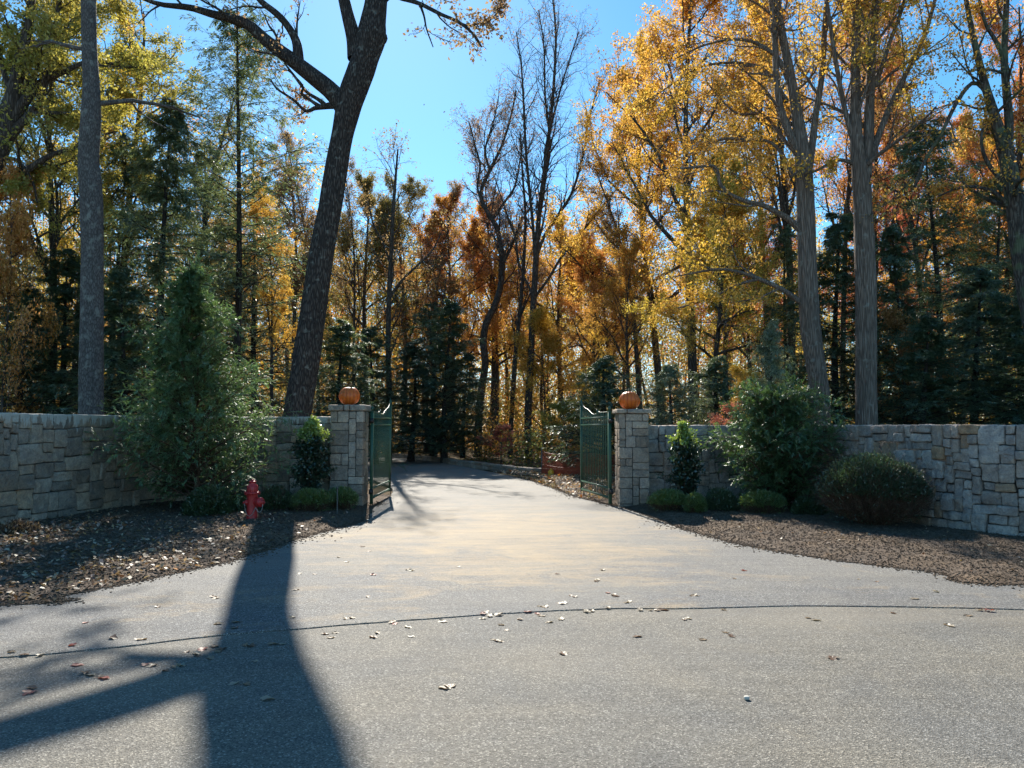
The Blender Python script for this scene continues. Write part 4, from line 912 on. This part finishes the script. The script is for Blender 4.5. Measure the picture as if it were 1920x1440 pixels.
bare('straight slim trunk showing just right of the left gate leaf', 33,
     [(729, 845, 12), (730, 757, 11), (728, 680, 10), (728, 613, 10), (730, 540, 9), (733, 480, 8), (737, 400, 7), (742, 330, 5), (746, 280, 3)],
     [[(730, 560, 6), (750, 530, 5), (780, 500, 4), (810, 470, 3), (830, 430, 2)],
      [(733, 500, 5), (720, 460, 4), (700, 420, 3), (690, 380, 2)]], 53, col='brown', leafn=4)

# ------------------------------------------------------------------ woodland prototypes and the trees placed one by one
PB = deciduous(101, 15, 4.2, lean=(.8, -.9), t0=.32, n1=22, n2=8, n3=6, lv=75, r0=.2, leaf=.08, spread=.1, cull=(.55, -.25))
PO = deciduous(102, 16, 4.4, t0=.35, n1=18, n2=8, n3=6, lv=60, r0=.2, leaf=.075, spread=.09, ang=R(44), cull=(.5, -.2), wob=.05)
PT = deciduous(103, 18, 3.0, lean=(1.6, .5), t0=.38, n1=24, n2=7, n3=5, lv=55, r0=.15, leaf=.075, shape='tall', ang=R(42), trop=.07, cull=(.5, -.05), wob=.06)
PS = deciduous(104, 17, 3.0, lean=(-1.5, .8), t0=.4, n1=20, n2=8, n3=6, lv=15, r0=.13, leaf=.07, shape='tall', ang=R(33), trop=.1, cull=(.4, -.2), wob=.05)
PU = deciduous(105, 7, 2.4, t0=.2, n1=20, n2=7, n3=5, lv=45, r0=.07, leaf=.075, spread=.12, ang=R(62), trop=.02, cull=(.8, -.15))
HD = conifer(201, 11, 2.6, n1=120, n2=17, per=22, nl=.14, nw=.03, pow_=.55, t0=.06, ang=R(74))
HE = conifer(211, 11, 2.8, n1=105, n2=17, per=22, nl=.14, nw=.03, pow_=.7, t0=.06, ang=R(66), droop=-.03, gap=-.5)
HS = conifer(202, 18, 2.5, t0=.3, n1=110, n2=14, per=16, nl=.15, nw=.03, pow_=.4, gap=-.35, r0=.13, ang=R(64), droop=-.04)
HL = conifer(203, 6, 2.3, t0=.04, n1=100, n2=14, per=15, nl=.14, nw=.03, pow_=.6, droop=-.03, ang=R(70))
HW = conifer(204, 13, 2.9, t0=.1, n1=115, n2=16, per=19, nl=.14, nw=.03, pow_=.5, gap=-.4, ang=R(68), droop=-.05)
gc = 'evergreens standing behind the walls'; ga = 'autumn trees in the wood'
_ck = [0]
def con(label, proto, u, Y, vtop, rad, col='dark'):
    _ck[0] += 1; proto = HE if proto is HD and _ck[0] % 2 else proto; rad = rad*1.22
    return tree('evergreen_tree', label, 'evergreen tree', proto, u, Y, vtop, rad, col, gc, wood='bark_dark', leafm='needle')
def aut(label, proto, u, Y, vtop, rad, col, wood='bark'): return tree('autumn_tree', label, 'tree', proto, u, Y, vtop, rad, col, ga, wood=wood)
con('tall slender evergreen with open crown left of the leaning tree', HS, 432, 24, -70, 2.3, 'hem')
con('dense dark evergreen rising behind the tall feathery conifer', HD, 305, 21.5, 190, 2.2, 'hem')
con('grey green evergreen between the slender one and the leaning tree', HW, 478, 34, 330, 2.6, 'greyg')
con('mid height evergreen filling the gap behind the slender one', HW, 382, 33, 270, 2.8, 'greyg')
con('dark low evergreen directly right of the smooth grey trunk', HD, 232, 20, 500, 1.6, 'dark')
con('dark evergreen directly left of the smooth grey trunk', HD, 122, 22.5, 470, 1.9, 'dark')
con('dark evergreen behind the left wall near the left edge', HD, 45, 20.5, 530, 2.0, 'dark')
con('evergreen cut by the left edge of the frame', HW, -50, 22, 400, 2.4, 'dark')
con('tall evergreen behind the smooth grey trunk', HW, 215, 27, 260, 2.3, 'dark')
con('small dark evergreen right of the leaning tree foot', HD, 640, 27, 600, 1.8, 'dark')
con('dark evergreen straight above the left gate leaf', HD, 700, 32, 610, 1.9, 'dark')
con('dark evergreen right of the left gate leaf', HD, 775, 34, 640, 2.2, 'bluish')
con('broad dark evergreen left of the crooked bare tree', HD, 838, 33, 560, 2.2, 'dark')
con('narrow evergreen behind the broad dark one by the crooked tree', HW, 808, 38, 570, 2.2, 'dark')
con('low evergreen behind the foot of the crooked bare tree', HD, 872, 38, 660, 1.9, 'dark')
con('spreading dark evergreen above the right gate leaf', HL, 1135, 24, 668, 1.9, 'dark')
con('pale green fluffy evergreen right of the right pumpkin', HL, 1255, 20.5, 682, 1.3, 'greyg')
con('grey green low evergreen left of the thin yellow sapling', HL, 1345, 22, 668, 1.6, 'hem')
con('soft pale green evergreen rising behind the wide feathery bush', HL, 1450, 16.8, 600, .85, 'greyg')
con('dark evergreen directly behind the two pale trunks', HD, 1575, 23.5, 400, 2.2, 'dark')
con('dark evergreen right of the second pale trunk', HD, 1685, 22, 420, 2.0, 'dark')
con('tall dark evergreen with leaning trunk on the far right', HW, 1755, 25, 230, 2.4, 'dark')
con('dark evergreen low against the right wall top', HD, 1735, 19.5, 590, 1.8, 'dark')
con('broad dark evergreen near the right edge', HD, 1835, 20.5, 500, 2.0, 'bluish')
con('dark evergreen cut by the right edge of the frame', HD, 1925, 19.5, 540, 1.9, 'dark')
con('tall evergreen behind the right edge tree', HW, 1880, 27, 330, 2.4, 'dark')
con('evergreen peeking left of the first pale trunk', HW, 1478, 27, 420, 1.8, 'hem')

aut('yellow green tree on dark twin looking trunks left of the smooth trunk', PO, 92, 23, 30, 3.4, 'ygreen')
aut('slim dark trunked tree with yellow leaves beside the smooth trunk', PT, 128, 26, 60, 2.6, 'yellow')
aut('red orange maple low at the left edge', PU, 5, 19.5, 330, 1.5, 'orange')
aut('yellow leaved tree filling the sky above the smooth trunk', PT, 235, 28, -40, 4.0, 'ygreen')
aut('olive tree behind the slender evergreen', PS, 350, 34, 90, 3.4, 'olive')
aut('slim tree with glowing golden leaves left of the leaning tree', PT, 517, 28, 330, 1.6, 'gold')
aut('rust coloured tree left of the leaning tree top', PT, 560, 40, 270, 3.2, 'brown')
aut('pale brown twiggy tree immediately left of the leaning tree', PS, 600, 41, 280, 2.8, 'brown')
aut('gold tree low behind the slender evergreen', PB, 455, 40, 420, 3.2, 'gold')
aut('twiggy tree right of the leaning tree', PS, 668, 44, 300, 2.8, 'brown')
aut('olive green crown right of the leaning tree', PB, 690, 46, 360, 4.4, 'olive')
aut('brown olive crown in the tree line under the open sky', PO, 755, 47, 360, 4.4, 'olive')
aut('twiggy brown tree in the tree line under the open sky', PS, 800, 44, 350, 3., 'brown')
aut('round orange crown left of the crooked bare tree', PB, 850, 46, 395, 3.6, 'orange')
aut('orange rust crown behind the crooked bare tree', PB, 925, 48, 410, 3.8, 'orange')
aut('dark red tree low in the centre of the wood', PT, 815, 40, 500, 2.4, 'rust')
aut('reddish brown tree left of the many stemmed bare tree', PS, 930, 47, 270, 3.4, 'purple')
aut('golden orange crown behind the many stemmed bare tree', PB, 1055, 44, 430, 3.8, 'gold')
aut('amber tree above the right gate leaf', PO, 1110, 38, 470, 3.2, 'orange')
aut('orange tree right of the many stemmed bare tree', PT, 1150, 43, 440, 3.0, 'orange')
aut('fan shaped twiggy tree above the right gate leaf', PS, 1205, 36, 300, 3.4, 'brown')
aut('golden tree behind the right pumpkin', PO, 1180, 33, 480, 2.6, 'gold')
aut('tall golden tree whose crown borders the open sky', PO, 1300, 31, -90, 5.0, 'gold')
aut('golden tree filling behind the tall golden crown', PB, 1240, 38, 130, 4.6, 'gold')
aut('dark trunked yellow tree right of the right pumpkin', PB, 1328, 26.5, 330, 2.6, 'yellow')
aut('slim dark trunked tree with yellow leaves left of the first pale trunk', PT, 1367, 29, 300, 2.4, 'yellow')
aut('red maple showing left of the first pale trunk', PB, 1405, 37, 360, 2.4, 'red')
aut('yellow green tree between golden crown and first pale trunk', PO, 1440, 36, 120, 3.8, 'yellow')
aut('tall golden tree behind the first pale trunk', PO, 1480, 30, -80, 4.2, 'gold')
aut('brown twiggy tree between the two pale trunks', PS, 1575, 33, -60, 3.4, 'rust')
aut('orange gold tree behind the second pale trunk', PO, 1650, 34, 60, 4.2, 'orange')
aut('red orange tree right of the second pale trunk', PB, 1705, 38, 310, 3.4, 'red')
aut('twiggy rust tree against the blue gap at upper right', PS, 1745, 30, 20, 3.2, 'rust')
aut('orange tree left of the right edge tree', PB, 1800, 36, 260, 3.8, 'orange')
aut('gold tree low at the right edge', PB, 1880, 31, 300, 3.4, 'gold')
aut('tall orange tree behind the right edge tree', PO, 1920, 28, 20, 3.6, 'orange')
aut('orange undergrowth tree between right evergreens', PU, 1700, 21.5, 600, 1.5, 'rust')
tree('small_maple', 'thin sapling with bright yellow leaves behind the right wall', 'sapling', PU, 1403, 17.5, 700, .75, 'gold', wood='bark')
tree('small_maple', 'low salmon red maple peeking over the right wall', 'maple', PU, 1385, 17.6, 762, 1.0, 'pink', wood='bark')
tree('small_maple', 'small crimson bush beyond the low wall by the crooked tree', 'bush', PU, 940, 33, 800, 1.1, 'pink', wood='bark')
tree('small_maple', 'yellow green sapling beyond the orange mesh fence', 'sapling', PU, 1060, 29, 760, 1.6, 'ygreen', wood='bark')
tree('small_maple', 'golden understory sapling between the bare trunks', 'sapling', PU, 1020, 38, 600, 2.4, 'gold', wood='bark')
tree('small_maple', 'golden leafy sapling behind the right gate leaf', 'sapling', PU, 1110, 31, 700, 1.8, 'yellow', wood='bark')

# ------------------------------------------------------------------ the far wood, one mass
rng = np.random.default_rng(77)
mb = MB(); hues = []; GV = {}
names = ['gold', 'orange', 'yellow', 'rust', 'olive', 'brown', 'dark', 'hem']
far = {n_: [] for n_ in names}; tP = []; tR = []
for i in range(210):
    Y = rng.uniform(50, 110); X = rng.uniform(-.8, .8)*Y; H = rng.uniform(15, 24)
    H = min(H, 1.6+Y*rng.uniform(.2, .31)) if (-.24 < X/Y < .02) else H
    kx = np.linspace(0, 1, 6); P_ = np.stack([X+rng.normal(0, .9)*kx+rng.normal(0, .35)*np.sin(kx*6), Y+0*kx, H*kx*.92], 1); tP.append(P_); tR.append(np.linspace(.2, .04, 6)*rng.uniform(.6, 1.3))
    nm_ = names[rng.choice(8, p=[.17, .12, .13, .17, .15, .12, .07, .07])]; cc = rng.integers(3, 7)
    for j in range(40):
        c0 = np.array((X, Y, H*rng.uniform(.02, .95)))+rng.normal(0, 1, 3)*np.array((H*.16, H*.16, .6)); n_l = 95
        pos = c0+rng.normal(0, 1, (n_l, 3))*np.array((.9, .9, .5)); far[nm_].append(pos)
th = thing('distant_woods', None, None, (0, 0, 0)); th['kind'] = 'stuff'; th['label'] = 'distant autumn woodland beyond the trees'; 
V, Fc = tubes(np.array(tP), np.array(tR), 5); lnk('trunk', mk_mesh('far_trunks', V, Fc, True), M['bark'], th)['kind'] = 'stuff'
for n_ in names:
    if not far[n_]: continue
    pos = np.concatenate(far[n_]); pos = pos[pos[:, 2] > .1]; N = len(pos)
    V, Fc = leafquads(rng, pos, rng.normal(0, 1, (N, 3)), rng.normal(0, 1, (N, 3))+np.array((0, 0, .5)), rng.uniform(.13, .26, N), rng.uniform(.09, .17, N))
    o = lnk('crown', mk_mesh('far_leaves', V, Fc, False, tint=rng.uniform(0, 1, N), hue=rng.uniform(0, 1, N)), M['leaf'], th); o.color = (*COL[n_], 1); o['kind'] = 'stuff'

# ------------------------------------------------------------------ undergrowth behind walls, leaf litter, loose leaves
def scatter_leaves(name, label, pts, L, cols, seed, nlift=.02, kind='stuff'):
    rng = np.random.default_rng(seed); N = len(pts); g = rng.integers(0, len(cols), N); root = None
    for k, cname in enumerate(cols):
        p = pts[g == k]; n = len(p); s = rng.uniform(.5, 1.25, n)
        ax = nrm(np.c_[rng.normal(0, 1, (n, 2)), rng.normal(0, .3, n)]); no = nrm(np.c_[rng.normal(0, .35, (n, 2)), np.ones(n)])
        V, Fc = leafquads(rng, p+np.array((0, 0, nlift)), ax, no, L*s, L*.6*s, .3, -.2)
        me = mk_mesh('litter', V, Fc, False, tint=rng.uniform(0, 1, n), hue=rng.uniform(0, 1, n))
        if root is None: root = thing(name, label, None, (0, 0, 0)); root['kind'] = kind
        o = lnk('leaf_layer', me, M['dryleaf'], root); o.color = (*(COL[cname] if isinstance(cname, str) else cname), 1); o['kind'] = kind
    return root
rng = np.random.default_rng(5)
def in_bed(n, x0, x1, y0, y1, wallp, left):
    P = np.c_[rng.uniform(x0, x1, n), rng.uniform(y0, y1, n)]; P = P[~inside(P, polyD)]
    sy = np.interp(P[:, 0], dS[:, 0], dS[:, 1]); P = P[P[:, 1] > sy+.1]; return P
def on_bed(P): return np.c_[P, bedz(P)]
P = in_bed(34000, -9.5, -2.9, 6.0, 14.6, None, True)
q = np.c_[P, np.zeros(len(P))]; dens = fbm(q*.9, 2, 3)*.5+.5; wgt = np.clip(1.25-(P[:, 1]-6.5)/7, .1, 1)*np.clip(dens*1.6-.2, .05, 1)*np.clip(.35-(P[:, 0]+3.5)*.25, .3, 1)
P = P[rng.uniform(0, 1, len(P)) < wgt*.8]
tan = (.3, .19, .1); pale = (.33, .25, .165); drk = (.12, .07, .04)
scatter_leaves('leaf_litter', 'dry fallen leaves scattered over the left bed', on_bed(P), .065, [tan, pale, drk, tan, drk, 'rust'], 8)
P = in_bed(3600, 2.0, 11, 6.5, 14.5, None, False); P = P[rng.uniform(0, 1, len(P)) < .16]
scatter_leaves('leaf_litter', 'few dry leaves scattered over the right bed', on_bed(P), .05, [tan, pale, drk], 9)
P = in_bed(9000, -1, 6, 16, 26, None, False); P = P[(P[:, 0] > np.interp(P[:, 1], dR[:, 1], dR[:, 0]))]
scatter_leaves('leaf_litter', 'fallen leaves along the driveway edge beyond the gate', on_bed(P), .09, [tan, pale, 'orange', drk], 10)
# mulch chips and clods
def chips(name, label, P, smin, smax, seed):
    rng = np.random.default_rng(seed); z = bedz(P); N = len(P); s = rng.uniform(smin, smax, (N, 1, 1))*np.array((1, .6, .4)); a = rng.uniform(0, 2*PI, N)
    V = _cube[None]*s*(1+rng.normal(0, .25, (N, 8, 1))); tl = rng.normal(0, .4, N)
    V[..., 2] += V[..., 0]*np.tan(np.clip(tl, -.9, .9))[:, None]
    ca, sa = np.cos(a)[:, None], np.sin(a)[:, None]; X = V[..., 0]*ca-V[..., 1]*sa; Y = V[..., 0]*sa+V[..., 1]*ca
    V = np.stack([X+P[:, :1], Y+P[:, 1:2], V[..., 2]+z[:, None]+.004], -1)
    Fc = (_cf[None]+(np.arange(N)*8)[:, None, None]).reshape(-1, 4)
    o = lnk(name, mk_mesh(name, V.reshape(-1, 3), Fc), M['mulch']); tag(o, label, kind='stuff')
chips('mulch_chips', 'coarse mulch crumbs over the left bed', in_bed(40000, -10, -2.5, 6, 15.5, None, True), .004, .013, 3)
chips('mulch_chips', 'coarse mulch crumbs over the right bed', in_bed(80000, 1.8, 11, 6.4, 15.5, None, False), .003, .01, 4)

def spill(name, label, line, n, w_, z0, smin, smax, seed, mat='mulch'):
    rng = np.random.default_rng(seed); i = rng.integers(0, len(line)-1, n); f = rng.uniform(0, 1, (n, 1)); p = line[i]*(1-f)+line[i+1]*f
    p = p+rng.normal(0, 1, (n, 2))*w_*rng.uniform(.1, 1.6, (n, 1))*np.clip(fbm(np.c_[p, p[:, :1]*0]*1.4, 2, seed)+.75, .1, 2)[:, None]
    z = np.where(inside(p, polyD), .016, np.where(p[:, 1] < np.interp(p[:, 0], dS[:, 0], dS[:, 1]), .008, z0)); N = n; s_ = rng.uniform(smin, smax, (N, 1, 1))*np.array((1, .7, .45)); a = rng.uniform(0, 2*PI, N)
    V = _cube[None]*s_*(1+rng.normal(0, .25, (N, 8, 1))); ca, sa = np.cos(a)[:, None], np.sin(a)[:, None]
    V = np.stack([V[..., 0]*ca-V[..., 1]*sa+p[:, :1], V[..., 0]*sa+V[..., 1]*ca+p[:, 1:2], V[..., 2]+z[:, None]+.003], -1)
    o = lnk(name, mk_mesh(name, V.reshape(-1, 3), (_cf[None]+(np.arange(N)*8)[:, None, None]).reshape(-1, 4)), M[mat]); tag(o, label, kind='stuff')
selL = dL[(dL[:, 1] > 6) & (dL[:, 1] < 16)]; selR = dR[(dR[:, 1] > 7) & (dR[:, 1] < 24)]; selS = dS[np.abs(dS[:, 0]) < 8]
spill('soil_crumbs', 'soil crumbs spilled over the left paving edge', selL, 5200, .11, .02, .003, .012, 31)
spill('soil_crumbs', 'soil crumbs spilled over the right paving edge', selR, 6500, .11, .02, .003, .012, 32)
spill('grit', 'loose grit gathered along the paving seam', selS, 2200, .07, .008, .001, .0035, 33, 'pebble')

# undergrowth just behind the walls and beyond the kerb so no bare ground shows between trunks
rng = np.random.default_rng(15); pts = []; 
def ugroup(n, x0, x1, y0, y1, zmax, nm, sz, seed, colr, label):
    rng = np.random.default_rng(seed); cl = np.c_[rng.uniform(x0, x1, n), rng.uniform(y0, y1, n)]
    cl = cl[~inside(cl, polyD)]; cl = cl[np.minimum(seg_dist(cl, dL[::3]), seg_dist(cl, dR[::3])) > 1.2]
    h = rng.uniform(.3, 1, len(cl))*zmax; k = 150
    c3 = np.repeat(np.c_[cl, h*.5], k, 0); hh = np.repeat(h, k)
    p = c3+rng.normal(0, 1, c3.shape)*np.c_[hh*.4, hh*.4, hh*.33]; p = p[p[:, 2] > 0]; N = len(p)
    V, Fc = leafquads(rng, p, rng.normal(0, 1, (N, 3)), rng.normal(0, 1, (N, 3))+np.array((0, 0, .6)), sz*rng.uniform(.6, 1.3, N), sz*.55*rng.uniform(.6, 1.3, N))
    o = lnk(nm, mk_mesh(nm, V, Fc, False, tint=rng.uniform(0, 1, N), hue=rng.uniform(0, 1, N)), M['leaf']); o.color = (*colr, 1); tag(o, label, kind='stuff')
ugroup(330, -26, 26, 19, 48, 1.7, 'undergrowth', .11, 1, (.1, .12, .04), 'green undergrowth between the trunks')
ugroup(260, -30, 30, 26, 58, 2.4, 'undergrowth', .15, 2, COL['gold'], 'golden undergrowth deeper in the wood')
ugroup(200, -30, 30, 24, 58, 2.2, 'undergrowth', .15, 3, COL['rust'], 'rusty undergrowth deeper in the wood')

# loose leaves on the asphalt: a lobed, curled oak-like leaf mesh
def lobed(seed):
    rng = np.random.default_rng(seed); n = 26; a = np.linspace(0, 2*PI, n, endpoint=False); r = .5+.28*np.abs(np.cos(a*2.5+.3*seed))**.8*np.sign(1)+rng.normal(0, .03, n)
    x = r*np.cos(a)*1.25; y = r*np.sin(a)*.8; cz = rng.uniform(.2, .45); z = cz*(y**2)*1.2+.35*rng.normal()*x*y+.2*x**2*rng.uniform(-.2, 1)+.05*np.sin(a*5)
    V = [(0, 0, 0)]+[(x[i]*.45, y[i]*.45, z[i]*.22) for i in range(n)]+[(x[i], y[i], z[i]) for i in range(n)]
    V = np.array(V); V[:, 2] -= V[:, 2].min(); 
    Fc = [(1+i, 1+n+i, 1+n+(i+1) % n, 1+(i+1) % n) for i in range(n)]+[(0, 1+2*i, 1+(2*i+1) % n, 1+(2*i+2) % n) for i in range(n//2)]
    # stalk
    V2, F2 = tubes(np.array([[(-.55, 0, V[1:, 2].mean()*.5), (-.8, .03, .1), (-1., .08, .12)]], float), np.array([[.02, .016, .014]]), 4)
    F2 = F2+len(V); V = np.concatenate([V, V2]); Fc = np.concatenate([np.array(Fc), F2])
    me = mk_mesh('loose_leaf', V*.04, Fc, False, tint=np.full(len(Fc), .5), hue=np.full(len(Fc), .5)); me.materials.append(M['dryleaf']); return me
LM = [lobed(k) for k in range(6)]
leafcols = [((.25, .165, .09), 'pale tan curled'), ((.16, .08, .04), 'brown curled'), ((.33, .26, .18), 'whitish curled'), ((.32, .07, .04), 'dark red curled')]
rnd = random.Random(3)
def place_leaf(u, v, big=1., z=None, ci=None, where=None):
    ci = rnd.choices(range(4), (5, 3, 4, 1))[0] if ci is None else ci; c, wd = leafcols[ci]
    drive = v < np.interp(u, [0, 400, 960, 1280, 1920], [1236, 1196, 1152, 1143, 1146]); zz = .016 if drive else .008
    p = G(u, v, zz); o = lnk('fallen_leaf', rnd.choice(LM), None, None, (p[0], p[1], zz+.001), (rnd.uniform(-.15, .15), rnd.uniform(-.15, .15), rnd.uniform(0, 6.3)), (big*rnd.uniform(.75, 1.25),)*3)
    o.color = (*c, 1); side = 'driveway' if drive else 'street asphalt'
    tag(o, f'{wd} leaf lying on the {side}', 'leaf', 'dry leaves scattered on the asphalt')
L_ = [(20, 1223), (45, 1228), (75, 1228), (145, 1248), (160, 1262), (170, 1266), (185, 1270), (195, 1272), (60, 1290), (55, 1300), (275, 1246), (285, 1249), (330, 1250), (340, 1248), (310, 1258), (370, 1230), (368, 1226), (350, 1223), (380, 1218), (402, 1213), (415, 1217), (410, 1222), (395, 1235), (460, 1210), (470, 1212), (478, 1240), (512, 1208), (530, 1208), (440, 1282), (462, 1283), (502, 1312), (400, 1119), (405, 1122), (296, 1138), (212, 1197), (135, 1210), (160, 1168), (265, 1199), (408, 1170), (440, 1178), (443, 1167), (548, 1158),
      (628, 1187), (610, 1189), (708, 1187), (740, 1170), (735, 1166), (765, 1176), (770, 1194), (830, 1166), (905, 1151), (918, 1154), (912, 1148), (935, 1152), (940, 1172), (950, 1182), (925, 1200), (932, 1202), (938, 1203), (975, 1162), (990, 1147), (1008, 1151), (1015, 1155), (1012, 1137), (1022, 1138), (1070, 1117), (1078, 1119), (1030, 1167), (1052, 1161), (1050, 1132), (1058, 1131), (1100, 1146), (1110, 1145), (1140, 1140), (1150, 1116), (1140, 1112), (1155, 1118), (1130, 1069), (1120, 1088), (1118, 1090), (1045, 1076), (1175, 1130), (1180, 1128), (1200, 1143), (1218, 1145), (1232, 1145), (1245, 1144), (840, 1287), (833, 1290), (847, 1287), (1056, 1226), (1195, 1194), (1290, 1160), (1283, 1162), (1360, 1186), (1372, 1193), (1318, 1200), (1358, 1144), (1300, 1117), (1308, 1117), (1378, 1085), (1515, 1159), (1530, 1163), (1560, 1235), (1565, 1234), (1610, 1086), (1645, 1091), (1675, 1150), (1715, 1123), (1775, 1172), (1782, 1174), (1845, 1143), (1855, 1145), (1835, 1143), (1815, 1155), (1755, 1110), (1395, 1070),
      (680, 1025), (635, 1045), (692, 1034), (590, 1077), (562, 1076), (555, 1106), (650, 1054), (700, 1078), (650, 1160), (660, 1159), (690, 1119), (770, 1070), (765, 1068), (860, 1063), (905, 1160), (620, 1196), (700, 1195)]
for u, v in L_: place_leaf(u, v, 1.0)
p = G(1400, 1312, .008); mb = MB(); rough_stone(mb, (0, 0, .011), (.03, .025, .022), lambda P: P, np.random.default_rng(2), .003, .12, .5, True)
tag(lnk('pebble', mb.mesh('pebble', True), M['pebble'], None, (p[0], p[1], .008)), 'single pale pebble on the street asphalt', 'pebble')
for (u, v, Y, nm_) in ((905, 122, 14, 'topmost, right of the oak branch tip'), (833, 210, 15, 'rightmost of the lower specks'), (795, 196, 17, 'tiny, between two others'), (743, 232, 12, 'nearest the leaning trunk')):
    p = W(u, v, Y); o = lnk('falling_leaf', LM[int(u) % 6], None, None, tuple(p), (u, v, u+v), (.62,)*3); o.color = (.1, .06, .04, 1)
    tag(o, 'dark leaf falling through the open sky, '+nm_, 'leaf', 'leaves falling through the sky')
